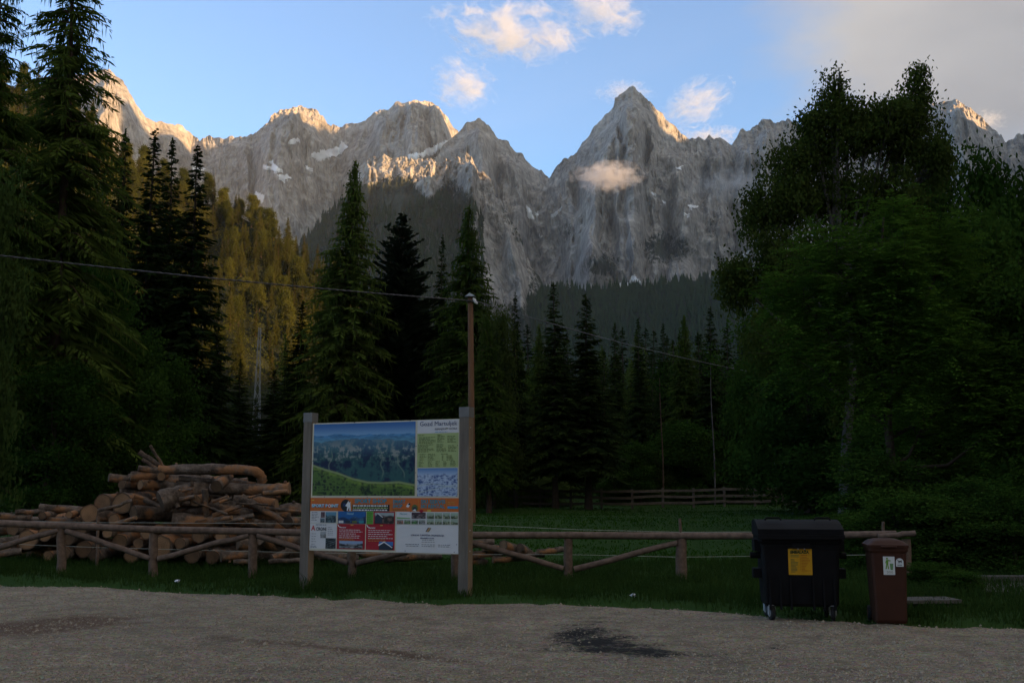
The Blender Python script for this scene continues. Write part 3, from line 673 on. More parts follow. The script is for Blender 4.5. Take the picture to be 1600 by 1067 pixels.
for i, (px, top, Y, R, k, v) in enumerate([(30, 250, 62, 3, 'larch', 1), (110, 330, 66, 2.8, 'spruce', 2), (140, 260, 68, 2.8, 'larch', 2), (20, 400, 58, 3, 'spruce', 0), (300, 560, 66, 2.5, 'spruce', 1), (560, 440, 70, 2.6, 'spruce', 3), (590, 470, 62, 2.4, 'spruce', 0), (655, 470, 66, 2.5, 'larch', 0), (700, 500, 70, 2.4, 'spruce', 1), (785, 540, 82, 2.0, 'larch', 2),
        (885, 530, 84, 2, 'spruce', 0), (945, 545, 86, 2, 'spruce', 1), (985, 560, 80, 2, 'larch', 0), (1022, 545, 90, 2.2, 'spruce', 2), (1060, 530, 92, 2.2, 'spruce', 3), (1095, 520, 88, 2.2, 'spruce', 0), (1140, 505, 82, 2.4, 'spruce', 1), (1175, 480, 84, 2.4, 'spruce', 2), (1215, 470, 80, 2.6, 'spruce', 3), (1260, 480, 76, 2.6, 'spruce', 1),
        (500, 500, 74, 2.4, 'spruce', 2), (440, 520, 84, 2.4, 'larch', 0), (345, 600, 86, 2.4, 'spruce', 2), (395, 620, 88, 2.4, 'spruce', 0), (620, 520, 80, 2.6, 'spruce', 1), (530, 560, 84, 2.6, 'spruce', 3), (470, 590, 86, 2.4, 'spruce', 1), (740, 560, 90, 2.4, 'spruce', 0), (850, 580, 96, 2.4, 'spruce', 3), (910, 575, 98, 2.4, 'spruce', 2), (1120, 570, 98, 2.6, 'larch', 1), (1000, 590, 99, 2.4, 'spruce', 0)]):
    con_tree(k, px, top, Y, R, 'dark %s crowded in the shaded wood at the back of the meadow' % k, v, group='trees of the shaded wood', lod=0.75)
rw = random.Random(11)
for i in range(34):
    px = 735 + i*15.5 + rw.uniform(-6, 6); Y = rw.uniform(92, 135); k = 'larch' if i % 4 == 1 else 'spruce'
    con_tree(k, px, 505 + rw.uniform(0, 55) - (20 if k == 'larch' else 0), Y, rw.uniform(3.0, 4.2), 'dark %s crowded in the shaded wood at the back of the meadow' % k, i % 4, group='trees of the shaded wood', lod=0.75)
# --- broadleaf trees
def bl_tree(name, key, px, Y, blobs, label, H, leafmat, barkmat, nclump, nleaf, leaf, rz=0.0, scale=1.0, cat='tree', group=None, **k):
    return plant_tree(name, key, lambda: broad(H, blobs, sum(map(ord, key)), nclump, nleaf, leaf, **k), leafmat, barkmat, spot(px, Y)-Vector((0, 0, .03)), rz, scale, label, cat, group)
def blob(px, py, Y, rpx, rpz, base, dy=0.0, ry=None, w=1.0):
    """crown lobe that shows at photo position px,py; radii in photo pixels"""
    p = at(px, py, Y+dy); s = (Y+dy)/F
    return (p[0]-base[0], p[1]-base[1], p[2]-base[2], rpx*s, ry or rpx*s, rpz*s, w)
b0 = spot(1330, 40)
birch = [blob(x, y, 40, rx, rz, b0, dy, None, w) for x, y, rx, rz, dy, w in [(1297, 132, 16, 30, 0, .22), (1290, 175, 36, 36, 0, .55), (1275, 218, 52, 46, .5, 1.1), (1262, 190, 26, 20, 0, .25), (1350, 200, 62, 52, 0, 1.7), (1318, 175, 42, 34, .4, .5), (1384, 180, 38, 34, -.3, .5), (1236, 245, 44, 38, .2, .7), (1424, 122, 15, 30, .3, .22), (1420, 165, 34, 38, .3, .6), (1412, 215, 54, 50, 0, 1.2), (1448, 240, 36, 44, -.5, .7),
         (1235, 300, 55, 50, 0, 1.4), (1185, 330, 38, 42, .5, .9), (1300, 300, 70, 55, .8, 1.6), (1390, 310, 70, 60, 0, 1.6), (1215, 400, 60, 60, 0, 1.5), (1145, 440, 32, 42, .3, .9), (1300, 420, 80, 80, 1, 2), (1230, 520, 70, 80, 0, 1.6), (1330, 560, 90, 90, 1, 2)]]
bl_tree('birch_tree', 'birch', 1330, 40, birch, 'huge dark birch with two feathery tops rising against the grey cloud', 18, M_BIRCH, M_BIRCHBARK, 1700, 46, 0.165, hang=0.6, spread=0.27, trunk=0.013)
a0 = spot(1395, 30)
ash = [blob(x, y, 30, rx, rz, a0, dy, None, w) for x, y, rx, rz, dy, w in [(1388, 345, 34, 45, .3, .8), (1300, 400, 55, 50, .4, 1.1), (1395, 430, 55, 70, -.6, 1.5), (1470, 400, 50, 55, .4, 1.1), (1250, 470, 55, 55, .4, 1.1), (1330, 500, 70, 70, 0, 1.5),
       (1440, 520, 60, 70, -.8, 1.5), (1530, 480, 50, 60, .4, 1.2), (1390, 590, 60, 70, -1.0, 1.4), (1270, 570, 65, 70, .3, 1.2), (1520, 590, 60, 75, -.4, 1.4), (1560, 660, 45, 60, -.8, 1.0), (1440, 660, 70, 60, 0, 1.0)]]
bl_tree('ash_tree', 'ash', 1395, 30, ash, 'bright green feathery ash in front of the big birch', 10.5, M_ASH, M_BARK, 620, 12, 0.15, kind='pinnate', spread=0.32)
def simple_blobs(H, R, seed, n=9, z0=0.35):
    r = random.Random(seed); L = []
    for i in range(n):
        z = H*(z0 + (0.93-z0)*i/(n-1)); q = R*math.sin(min(1, (1-(z/H-z0)/(1-z0))*1.15+.18)*1.5)*0.62; a = i*2.4 + r.random()
        L.append((q*.75*math.cos(a), q*.75*math.sin(a), z*0.95, R*.45*(0.7+r.random()*.6), R*.45*(0.7+r.random()*.6), H*.11*(0.8+r.random()*.5), 1.0))
    return L
def gen_broad(px, Y, top, R, var, label, mat=None, group=None, name='broadleaf_tree', leaf=0.19, z0=0.12):
    p = spot(px, Y); H = float(at(px, top, Y)[2])-p.z; s = H/9.0
    key = 'broad%d' % var
    o = plant_tree(name, key+(mat or M_BROAD).name, lambda: broad(9.0, simple_blobs(9.0, 3.0, var, 10, z0), var, 330, 60, leaf, spread=0.36), mat or M_BROAD, M_BARK, p-Vector((0, 0, .03)), random.random()*6.28, (R/3.0, R/3.0, s), label, 'tree', group)
    return o
gen_broad(40, 47, 430, 3.2, 1, 'dark leafy maple at the left edge above the low end of the log pile')
gen_broad(130, 50, 400, 3.2, 2, 'dark leafy maple between the tall larch and the log pile')
gen_broad(200, 47, 515, 2.6, 3, 'low leafy maple directly behind the top of the log pile')
gen_broad(-62, 30, 255, 1.5, 1, 'light green leafy branch tips at the left frame edge', M_BRIGHT)
gen_broad(1500, 46, 238, 2.6, 2, 'dark leafy tree right of the birch, below the lit right peak')
gen_broad(1595, 44, 228, 3.2, 3, 'dark leafy tree cut by the right frame edge')
gen_broad(1560, 38, 300, 3.0, 1, 'dark leafy tree behind the ash, near the right frame edge')
gen_broad(1250, 52, 480, 4.0, 2, 'dark leafy tree under the drooping left side of the birch')
gen_broad(1180, 67, 545, 2.4, 3, 'small leafy tree at the corner of the meadow, left of the birch')
gen_broad(1640, 30, 420, 2.6, 2, 'leafy tree standing at the right frame edge beside the ash')
gen_broad(1330, 44, 610, 4.2, 3, 'dark leafy undergrowth tree below the birch')
gen_broad(1440, 36, 620, 3.4, 2, 'dark leafy undergrowth tree below the ash')
gen_broad(1390, 47, 300, 4.2, 1, 'dark leafy tree filling the wall of foliage behind birch and ash')
gen_broad(1270, 46, 400, 3.6, 3, 'dark leafy tree behind the left half of the birch')
gen_broad(70, 41, 560, 2.6, 2, 'low leafy maple hiding the foot of the tall larch')
gen_broad(255, 52, 560, 2.4, 1, 'low leafy maple right behind the long top log of the pile')
gen_broad(110, 44, 610, 2.4, 3, 'low leafy maple above the left tail of the log pile')
gen_broad(772, 53, 482, 1.7, 1, 'light green leafy tree close behind the utility pole, right of it', M_BRIGHT2)
for i, (px, Y, top, R, v, m) in enumerate([(1075, 66, 655, 3.4, 3, M_BROAD), (1130, 66, 690, 2.6, 1, M_BROAD), (1000, 64, 690, 1.8, 2, M_BROAD), (1030, 65, 715, 1.6, 1, M_BRIGHT2), (1105, 65, 710, 1.6, 3, M_BROAD), (1186, 64, 712, 1.1, 2, M_BRIGHT), (960, 64, 740, 1.5, 1, M_BROAD), (1240, 68, 690, 2.2, 2, M_BROAD), (850, 63, 742, 2.4, 3, M_BRIGHT), (795, 63, 740, 2.4, 1, M_BRIGHT), (1160, 68, 640, 2.0, 1, M_BROAD)]):
    lab = ['broad bush below the yellow green larch beyond the far fence', 'bush left of the bright shrub behind the far fence', 'ragged bush behind the far fence right of the three spruces', 'low bush behind the middle of the far fence', 'low bush with pale shoots beside the broad bush', 'bright yellow green shrub behind the far fence', 'low green clump just right of the three spruce stems',
           'dark bush behind the right end of the far fence', 'low green bush seen between two spruce stems', 'low green bush left of the first spruce stem', 'rounded dark bush left of the birch shade'][i]
    o = gen_broad(px, Y, top, R, v, lab, m, name='bush'); o['category'] = 'bush'
bi = 0
for px, Y, top, R, v, lab in [(1345, 24, 800, 1.3, 2, 'dark bush behind the brown bin'), (1405, 23, 770, 1.5, 1, 'dark bush rising behind the right end of the rail fence'), (1470, 22.5, 770, 1.4, 3, 'dark leafy bush right of the rail fence end'), (1540, 23, 745, 1.5, 2, 'dark leafy bush above the concrete path'), (1590, 22, 760, 1.3, 1, 'dark leafy bush at the right edge above the concrete path'),
        (1300, 27, 800, 1.5, 3, 'dark bush seen between the two bins'), (1450, 18.4, 876, 0.8, 2, 'low weedy shrub right of the brown bin'), (1495, 17.6, 890, 0.6, 1, 'low weedy shrub at the start of the concrete path'), (1375, 29, 700, 1.9, 1, 'dark bush in the shade below the ash')]:
    o = gen_broad(px, Y, top, R, v, lab, None, name='bush', z0=0.05); o['category'] = 'bush'
# slender pale stems in the wood
for px, y0, y1, lab in [(1117, 565, 700, 'slender pale birch stem in the wood, left of the bright shrub'), (1036, 590, 660, 'slender pale stem in the wood beyond the far fence, left of the broad bush')]:
    Y = 62; p = spot(px, Y); zt = float(at(px, y0, Y)[2])
    o = empty('birch_sapling', p); tag(o, lab, 'tree')
    m = MB(); zz = np.linspace(-.2, zt-p.z, 7); m.tube(np.stack([.05*np.sin(zz*.7), 0*zz, zz], -1), np.linspace(.06, .02, 7), 7)
    m.build('trunk', M_BARK_RED if px < 1100 else M_BIRCHBARK, o)
    rng = np.random.default_rng(int(px)); n = 260; c = np.stack([rng.normal(size=n)*.35, rng.normal(size=n)*.35, zt-p.z+rng.normal(size=n)*.6], -1)
    link('crown', quads_mesh('crown', cards(c, rng.normal(size=(n, 3)), np.full(n, .16), np.full(n, .1), rng), M_BROAD), o)
# --- golden hillside: trees one can tell apart
hill_keys = []
for v in range(4):
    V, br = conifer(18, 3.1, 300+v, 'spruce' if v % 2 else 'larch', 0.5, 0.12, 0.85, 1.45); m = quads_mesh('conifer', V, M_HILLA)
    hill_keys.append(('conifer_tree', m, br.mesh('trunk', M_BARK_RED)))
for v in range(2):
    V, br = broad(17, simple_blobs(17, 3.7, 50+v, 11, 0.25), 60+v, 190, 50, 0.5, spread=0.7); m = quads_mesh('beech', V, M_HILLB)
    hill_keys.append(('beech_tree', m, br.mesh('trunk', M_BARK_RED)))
def hillside():
    rng = np.random.default_rng(5); nr, nc = VH.shape[:2]; pts = []
    ppx, ppy = proj(VH); tries = 0
    while len(pts) < 300 and tries < 30000:
        tries += 1
        i, j = int(nr*rng.random()**1.5*0.8), rng.integers(0, nc)
        if not (-30 < ppx[i, j] < 560) or ppy[i, j] > 600: continue
        if ppx[i, j] < 130 and rng.random() < .5: continue
        p = VH[i, j]
        if any((p[0]-q[0])**2+(p[1]-q[1])**2 < (5.0)**2 for q in pts): continue
        pts.append(p)
    pts.sort(key=lambda p: p[0])
    for p in pts:
        q = proj(p)[0]
        k = int(rng.integers(0, 6)); nm, a, b = hill_keys[k]; s = 0.75+0.5*rng.random()
        where = 'behind the tall larch at the left' if q < 170 else ('behind the four dark spruces' if q < 310 else ('between the four spruces and the pointed larch' if q < 480 else 'behind the pointed larch'))
        o = empty(nm, p-np.array([0, 0, .8]), rng.random()*6.28); o.scale = (s*(0.85+.3*rng.random()), s*(0.85+.3*rng.random()), s)
        tag(o, 'sunlit %s on the golden hillside %s' % ('conifer' if k < 4 else 'broadleaf tree', where), 'tree', 'hillside trees ' + where)
        link('crown', a, o); link('trunk', b, o)
hillside()
def hill_fill():
    rng = np.random.default_rng(8); nr, nc = VH.shape[:2]; n = 90000
    i, j = rng.integers(0, int(nr*.85), n), rng.integers(0, nc, n); P = VH[i, j]
    q = proj(P)[0]; P = P[(q > -40) & (q < 570)]; n = len(P)
    hgt = 9*np.clip(0.55+0.8*fbm(P[:, 0]/7, P[:, 1]/7, P[:, 2]/7, 3, 61), .1, 1.2)
    c = P + np.stack([rng.normal(size=n)*2.2, rng.normal(size=n)*2.2, hgt*rng.random(n)**.6], -1)
    l = .5+.5*rng.random(n)
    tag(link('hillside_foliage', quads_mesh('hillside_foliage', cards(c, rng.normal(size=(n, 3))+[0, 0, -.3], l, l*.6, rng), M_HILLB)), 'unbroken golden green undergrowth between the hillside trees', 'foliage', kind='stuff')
hill_fill()
# --- distant forest, one dark mass
def far_forest(name, G, keep, n, hmin, hmax, label, seed):
    rng = np.random.default_rng(seed); nr, nc = G.shape[:2]
    i = rng.integers(0, nr-1, n); j = rng.integers(0, nc-1, n); P = G[i, j] + rng.normal(size=(n, 3))*np.array([4, 8, 0])
    ppx, ppy = proj(P); P = P[keep(ppx, ppy)]; n = len(P)
    h = hmin + (hmax-hmin)*rng.random(n); r = h*(0.16+.08*rng.random(n)); a0_ = rng.random(n)*6.28
    T = []
    for lv, (z0, z1, rr) in enumerate([(0.0, 0.45, 1.0), (0.25, 0.72, 0.78), (0.55, 1.0, 0.45)]):
        for k in range(5):
            a = a0_ + k*6.283/5 + lv*.6; b = a + 6.283/5
            wob = 0.8+.4*rng.random(n)
            A = P + np.stack([np.cos(a)*r*rr*wob, np.sin(a)*r*rr*wob, z0*h], -1); B = P + np.stack([np.cos(b)*r*rr*wob, np.sin(b)*r*rr*wob, (z0-.05)*h], -1)
            T.append(np.stack([A, B, P + np.stack([0*h, 0*h, z1*h], -1)], 1))
    tag(link(name, quads_mesh(name, np.concatenate(T), M_FAR, tri=True)), label, 'forest', kind='stuff')
far_forest('forest', VFT, lambda x, y: (x > 730) & (x < 1330) & (y < 640), 13000, 15, 32, 'dark conifer forest covering the foot of the grey rock walls', 1)
far_forest('spur_forest', VF, lambda x, y: (y > 322+12*np.sin(x/23.0)+8*np.sin(x/7.0)) & (x < 755) & (y < 520) & (x > 470), 8000, 16, 34, 'dark forest on the spur below the sunlit crags', 2)
# ================================================================== OBJECTS
M_RAIL = plain('weathered_rail_wood', (0.15, 0.105, 0.08), 0.9, 0.15, 0.35, 9, 0.5)
M_POST = plain('fence_post_wood', (0.14, 0.095, 0.068), 0.9, 0.15, 0.3, 12, 0.5)
def wood_mat(name, c, c2, sc=(9, 9, 0.9)):
    t = MT(name, 0.85, 0.2); n = t.noise(1.0, 6, 0.65, t.mapped(sc)); k = t.noise(2.0, 3)
    t.color(t.mix(t.math('MULTIPLY', k, 0.5), t.ramp(n, [(0.3, c), (0.7, c2)]), tuple(x*0.55 for x in c)))
    t.bump(n, 0.5, 0.012); return t.m
M_TIMBER = wood_mat('grey_timber', (0.12, 0.10, 0.08), (0.225, 0.20, 0.165))
M_TIMBER_SIDE = wood_mat('tan_timber', (0.20, 0.14, 0.085), (0.30, 0.215, 0.14))
M_ZINC = plain('zinc_sheet', (0.15, 0.145, 0.135), 0.5, 0.4, 0.12, 4)
M_SCREW = plain('steel_screw', (0.4, 0.4, 0.4), 0.35, 0.6)
def RZ(a): return np.array([[math.cos(a), -math.sin(a), 0], [math.sin(a), math.cos(a), 0], [0, 0, 1.0]])
# ---- rail fence along the lot
FY = lambda px: np.interp(px, [-100, 100, 480, 740, 1065, 1430], [21.3, 21.0, 20.7, 20.4, 20.2, 19.6])
fence = empty('rail_fence', spot(97, float(FY(97)))); tag(fence, 'low brown log rail fence with diagonal braces along the gravel lot', 'fence')
fo = np.array(fence.location)
def fpt(px, py, off=0.0): return at(px, py, float(FY(px))+off) - fo
def log_piece(P, R, n=9, rng=random, jit=.06):
    m = MB(); P = np.array(P); k = 7
    t = np.linspace(0, 1, k)[:, None]; L = np.linalg.norm(P[1]-P[0])
    Q = P[0]*(1-t)+P[1]*t; Q[1:-1] += np.random.default_rng(int(abs(P[0][0])*1000) % 9999).normal(size=(k-2, 3))*0.006*L**.5
    m.tube(Q, np.linspace(R[0], R[1], k), n, jit=jit, rng=np.random.default_rng(3)); return m
posts = [(-60, 824), (97, 824), (240, 830), (395, 833), (550, 838), (711, 842), (888, 840), (1065, 840), (1240, 840), (1416, 842)]
for px, py in posts:
    a = fpt(px, py, 0.02); g = np.array(spot(px, float(FY(px)))) - fo
    log_piece([[g[0], g[1], g[2]-.35], a], (0.095 if px != 1065 else .12, 0.082 if px != 1065 else .10)).build('post', M_POST, fence)
rail = [(-80, 814), (97, 821), (240, 827), (395, 830), (560, 834), (740, 836), (888, 836), (1065, 837), (1250, 837), (1400, 834), (1428, 832)]
for a, b in ((0, 2), (2, 4), (4, 6), (6, 8), (8, 9)):
    P = [fpt(*rail[i], -0.02) for i in range(a, b+1)]
    m = MB(); P = np.array(P); P[0][0] -= 0.05
    m.tube(P, np.linspace(0.075, 0.066, len(P)), 10, jit=.05, rng=np.random.default_rng(a)); m.build('rail', M_RAIL, fence)
log_piece([fpt(1372, 838, -.1), fpt(1430, 833, -.1)], (.05, .055)).build('rail', M_RAIL, fence)
for p, q in (((-30, 864), (92, 828)), ((103, 829), (234, 872)), ((247, 873), (389, 836)), ((402, 836), (543, 879)), ((557, 880), (704, 845)), ((719, 842), (880, 888)), ((897, 889), (1058, 848))):
    log_piece([fpt(*p, -0.03), fpt(*q, -0.03)], (0.062, 0.055)).build('brace', M_RAIL, fence)
# ---- electric fence behind it
M_WIRE = plain('pale_fence_wire', (0.35, 0.36, 0.30), 0.5, 0.4)
ef = empty('wire_fence', spot(1062, 21.8)); tag(ef, 'thin two strand wire fence on slim stakes behind the log rails', 'fence'); eo = np.array(ef.location)
def ew(pts, Y, r=0.005):
    P = np.array([at(x, y, Y) for x, y in pts]) - eo; MB().tube(P, r, 5, cap=False).build('wire', M_WIRE, ef)
ew([(-60, 846), (50, 851), (153, 855), (300, 859), (470, 863), (720, 866), (888, 866), (1062, 870), (1400, 866)], 22.0)
ew([(-60, 812), (153, 816), (480, 818), (740, 820), (900, 827), (1062, 831), (1400, 830)], 22.0)
for px, top, lean in ((153, 806, 0), (-40, 806, 0), (480, 812, 0), (1062, 810, 0), (1380, 815, 0)):
    g = np.array(spot(px, 22.02)); a = at(px, top, 22.02)
    log_piece([[g[0]-eo[0], g[1]-eo[1], g[2]-.3-eo[2]], a-eo], (.035, .032), 7).build('stake', M_POST, ef)
# ---- far fence
ff = empty('plank_fence', spot(1000, 58)); tag(ff, 'dark plank fence at the far side of the meadow', 'fence'); fo2 = np.array(ff.location)
M_FARWOOD = plain('old_fence_plank', (0.13, 0.105, 0.08), 0.9, 0.15, 0.3, 3)
fpx = list(range(700, 1330, 48))
FFY = lambda px: np.interp(px, [700, 1000, 1330], [57.0, 58.0, 60.0])
for px in fpx:
    g = spot(px, float(FFY(px))); MB().box((g.x-fo2[0], g.y-fo2[1], g.z+.45-fo2[2]), (.12, .10, 1.3), R=RZ(.1)).build('post', M_FARWOOD, ff)
for a, b in zip(fpx[:-1], fpx[1:]):
    A, B = spot(a, float(FFY(a))), spot(b, float(FFY(b)))
    for hh in (0.28, 0.62, 0.96):
        P = np.array([[A.x, A.y-.07, A.z+hh+random.uniform(-.03, .03)], [B.x, B.y-.07, B.z+hh+random.uniform(-.03, .03)]]) - fo2
        d = P[1]-P[0]; L = np.linalg.norm(d); ang = math.atan2(d[1], d[0]); tl = math.atan2(d[2], math.hypot(d[0], d[1]))
        R = RZ(ang) @ np.array([[math.cos(tl), 0, -math.sin(tl)], [0, 1, 0], [math.sin(tl), 0, math.cos(tl)]])
        MB().box((P[0]+P[1])/2, (L+.06, .03, .14), R=R).build('plank', M_FARWOOD, ff)
# ---- small shed roof glimpsed behind the bright shrub
sp = spot(1216, 66); shed = empty('garden_shed', sp); tag(shed, 'small shed with a pale tin gable roof behind the bright shrub', 'shed')
M_TIN = plain('pale_tin_roof', (0.42, 0.42, 0.42), 0.6, 0.3); M_SHED = plain('shed_boards', (0.06, 0.045, 0.035), 0.9, 0.1, .3, 3)
z1 = float(at(1216, 736, 66)[2])-sp.z; z2 = float(at(1216, 722, 66)[2])-sp.z
for k in range(9): MB().box((-.54+k*.135, -.6, z1/2), (.128, .03, z1)).build('board', M_SHED, shed)
MB().box((0, 0.35, z1/2), (1.2, 1.8, z1)).build('wall', M_SHED, shed)
for s in (-1, 1):
    m = MB(); m.add([(0, -.8, z2), (0, 1.4, z2), (s*.8, 1.4, z1-.08), (s*.8, -.8, z1-.08), (0, -.8, z2+.04), (0, 1.4, z2+.04), (s*.8, 1.4, z1-.04), (s*.8, -.8, z1-.04)],
        [(0, 1, 2, 3), (4, 7, 6, 5), (0, 3, 7, 4), (1, 5, 6, 2), (2, 6, 7, 3), (0, 4, 5, 1)]); m.build('roof', M_TIN, shed)
m = MB(); m.add([(-.7, -.585, z1-.02), (.7, -.585, z1-.02), (0, -.585, z2-.02), (-.7, -.55, z1-.02), (.7, -.55, z1-.02), (0, -.55, z2-.02)], [(0, 1, 2), (5, 4, 3), (0, 3, 4, 1), (1, 4, 5, 2), (2, 5, 3, 0)]); m.build('gable', M_TIN, shed)
# ---- utility pole with twisted cable
M_POLE = wood_mat('pole_wood', (0.17, 0.085, 0.045), (0.27, 0.145, 0.08), (20, 20, 1.5))
pp = spot(738, 36); pole = empty('utility_pole', pp); tag(pole, 'brown wooden utility pole with a small metal cap behind the information board', 'utility pole')
ph = float(at(735, 464, 36)[2])-pp.z; ptop = at(735, 464, 36)-np.array(pp)
MB().tube(np.array([[0, 0, -.5], ptop*.5, ptop]), [.125, .11, .095], 12).build('shaft', M_POLE, pole)
m = MB(); c = ptop
for s in (-1, 1): m.add([(c[0]-.02, c[1]-.2, c[2]+.12), (c[0]-.02, c[1]+.2, c[2]+.12), (c[0]+s*.2, c[1]+.2, c[2]-.01), (c[0]+s*.2, c[1]-.2, c[2]-.01)], [(0, 1, 2, 3)])
m.add([(c[0]-.18, c[1]-.2, c[2]-.005), (c[0]+.18, c[1]-.2, c[2]-.005), (c[0]-.02, c[1]-.2, c[2]+.11)], [(0, 1, 2)])
m.add([(c[0]-.18, c[1]+.2, c[2]-.005), (c[0]+.18, c[1]+.2, c[2]-.005), (c[0]-.02, c[1]+.2, c[2]+.11)], [(0, 2, 1)])
m.build('cap', plain('pole_cap_metal', (0.45, 0.5, 0.55), .4, .5), pole)
wh = plain('white_insulator', (0.75, 0.73, 0.7), 0.35, 0.5)
ins = at(742, 471, 36)-np.array(pp)
MB().tube(np.array([ins+[-.06, -.1, .1], ins+[0, -.12, .02], ins+[.02, -.12, -.05], ins+[.1, -.12, -.1]]), [.03, .06, .05, .035], 8).build('clamp', wh, pole)
MB().box(ptop+np.array([0, -.02, -.17]), (.27, .26, .05)).build('bracket', M_ZINC, pole)
def cable(name, P0, P1, sag, label, r=0.022, tw=0.55):
    L = np.linalg.norm(P1-P0); n = int(L/(tw/6)); t = np.linspace(0, 1, n)
    Cn = P0[None]*(1-t[:, None])+P1[None]*t[:, None]; Cn[:, 2] -= sag*4*t*(1-t)
    d = unit(P1-P0); sd = unit(np.cross(d, [0, 0, 1.0])); up = np.cross(sd, d)
    root = empty(name, tuple(P0)); tag(root, label, 'cable')
    for k in range(2):
        a = t*L/tw*2*math.pi + k*math.pi
        MB().tube(Cn + sd*(np.cos(a)*r*.8)[:, None] + up*(np.sin(a)*r*.8)[:, None] - P0, r, 5, cap=False).build('strand', M_CABLE, root)
t_ = MT('black_cable', 0.28, 0.6); t_.color((0.03, 0.03, 0.032)); M_CABLE = t_.m
pc = np.array(pp)+ptop+np.array([.06, -.12, -.16])
cable('power_cable', at(-160, 381, 24), pc, 0.10, 'twisted black overhead cable running from the pole to the upper left', .015)
cable('power_cable', pc+[.1, 0, 0], at(1260, 594, 62), 0.35, 'thin black overhead cable sloping from the pole down to the right wood', .012)
# ---- steel lattice mast on the hillside foot
lp = spot(397, 130); mast = empty('lattice_mast', lp); tag(mast, 'slim grey steel lattice mast at the foot of the golden hillside', 'mast')
M_GALV = plain('galvanised_steel', (0.22, 0.22, 0.22), 0.5, 0.4); mt = float(at(398, 512, 130)[2])-lp.z
wd = lambda z: 0.12+0.45*(1-z/mt)
lv = np.linspace(0, mt, 16)
for sx, sy in ((-1, -1), (1, -1), (1, 1), (-1, 1)):
    MB().tube(np.array([[sx*wd(z), sy*wd(z), z] for z in (0, mt)]), 0.03, 5).build('leg', M_GALV, mast)
cs = [(-1, -1), (1, -1), (1, 1), (-1, 1)]
for f_ in range(4):
    (ax, ay), (bx_, by) = cs[f_], cs[(f_+1) % 4]; m = MB()
    for i in range(15):
        z0, z1_ = lv[i], lv[i+1]; p, q = ((ax, ay), (bx_, by)) if i % 2 else ((bx_, by), (ax, ay))
        m.tube(np.array([[p[0]*wd(z0), p[1]*wd(z0), z0], [q[0]*wd(z1_), q[1]*wd(z1_), z1_]]), .018, 4, cap=False)
    m.build('lattice', M_GALV, mast)
# ---- information board
L0, R0 = spot(478, 18.55), spot(727, 17.3)
bc = (L0+R0)/2; PHI = math.atan2(R0.y-L0.y, R0.x-L0.x); BL = (R0-L0).length
board = empty('information_board', (bc.x, bc.y, 0), PHI); tag(board, 'large tourist information board with panorama map on two grey timber posts', 'information board')
PW = 0.175
def post(x, top):
    m = MB(); w = PW/2; z0, z1_ = -.3, top
    V = [(-w, -w), (w, -w), (w, w), (-w, w)]; vv = [(x+a, b, z) for z in (z0, z1_) for a, b in V]
    m.add(vv, [(0, 1, 5, 4)], 0); m.add(vv, [(1, 2, 6, 5), (2, 3, 7, 6), (3, 0, 4, 7), (4, 5, 6, 7)], 1)
    o = m.build('post', [M_TIMBER, M_TIMBER_SIDE], board)
    MB().box((x, 0, top-.055), (PW+.014, PW+.014, .17)).build('post_cap', M_ZINC, o)
    for z in (.28,): 
        MB().box((x-w-.006, -.02, z), (.012, PW*.6, .5)).build('ground_bracket', M_ZINC, o)
    for k in range(7):
        MB().box((x+w+.004, -.03, .75+k*.34), (.012, .02, .02)).build('screw', M_SCREW, o)
HT = float(at(727, 639, 17.3)[2])
post(-BL/2, HT); post(BL/2, HT)
X0, X1, Zt, Zb = -BL/2+PW/2+.012, BL/2-PW/2-.006, HT-.165, 0.70
PWD, PHT = X1-X0, Zt-Zb
def col(name, c, rough=.45, var=.05): return plain('print_'+name, c, rough, .3, var, 3)
M_CREAM = col('cream', (.55, .52, .40)); M_WHITE = col('white', (.60, .60, .60)); M_ORANGE = col('orange', (.52, .125, .02)); M_RED = col('red', (.33, .012, .022)); M_LEG = col('legend_green', (.34, .42, .17))
M_INK = col('ink', (.02, .03, .05)); M_NAVY = col('navy', (.015, .035, .11)); M_TEAL = col('teal', (.03, .24, .30)); M_BLACK = col('black', (.012, .012, .014)); M_LIME = col('lime', (.10, .33, .04)); M_YEL = col('yellow', (.55, .40, .06)); M_SKYB = col('cyan', (.03, .26, .48)); M_LW = col('lettering_white', (.70, .70, .70)); M_BRICK = col('lettering_red', (.45, .02, .02)); M_OLIVE = col('olive', (.09, .12, .035)); M_GOLD = col('gold', (.5, .25, .05)); M_LBLUE = col('pale_blue', (.36, .62, .72))
MB().box(((X0+X1)/2, -.066, (Zt+Zb)/2), (PWD, .024, PHT)).build('panel', M_CREAM, board)
YF = -0.078
def bx(u): return X0+u*PWD
def bz(v): return Zt-v*PHT
def sheet(name, u0, v0, u1, v1, mat, lay=1, parent=None):
    y = YF-.0025*lay
    return MB().box(((bx(u0)+bx(u1))/2, (y+YF)/2+.0006, (bz(v0)+bz(v1))/2), (abs(bx(u1)-bx(u0)), YF-y, abs(bz(v1)-bz(v0)))).build(name, mat, parent or board)
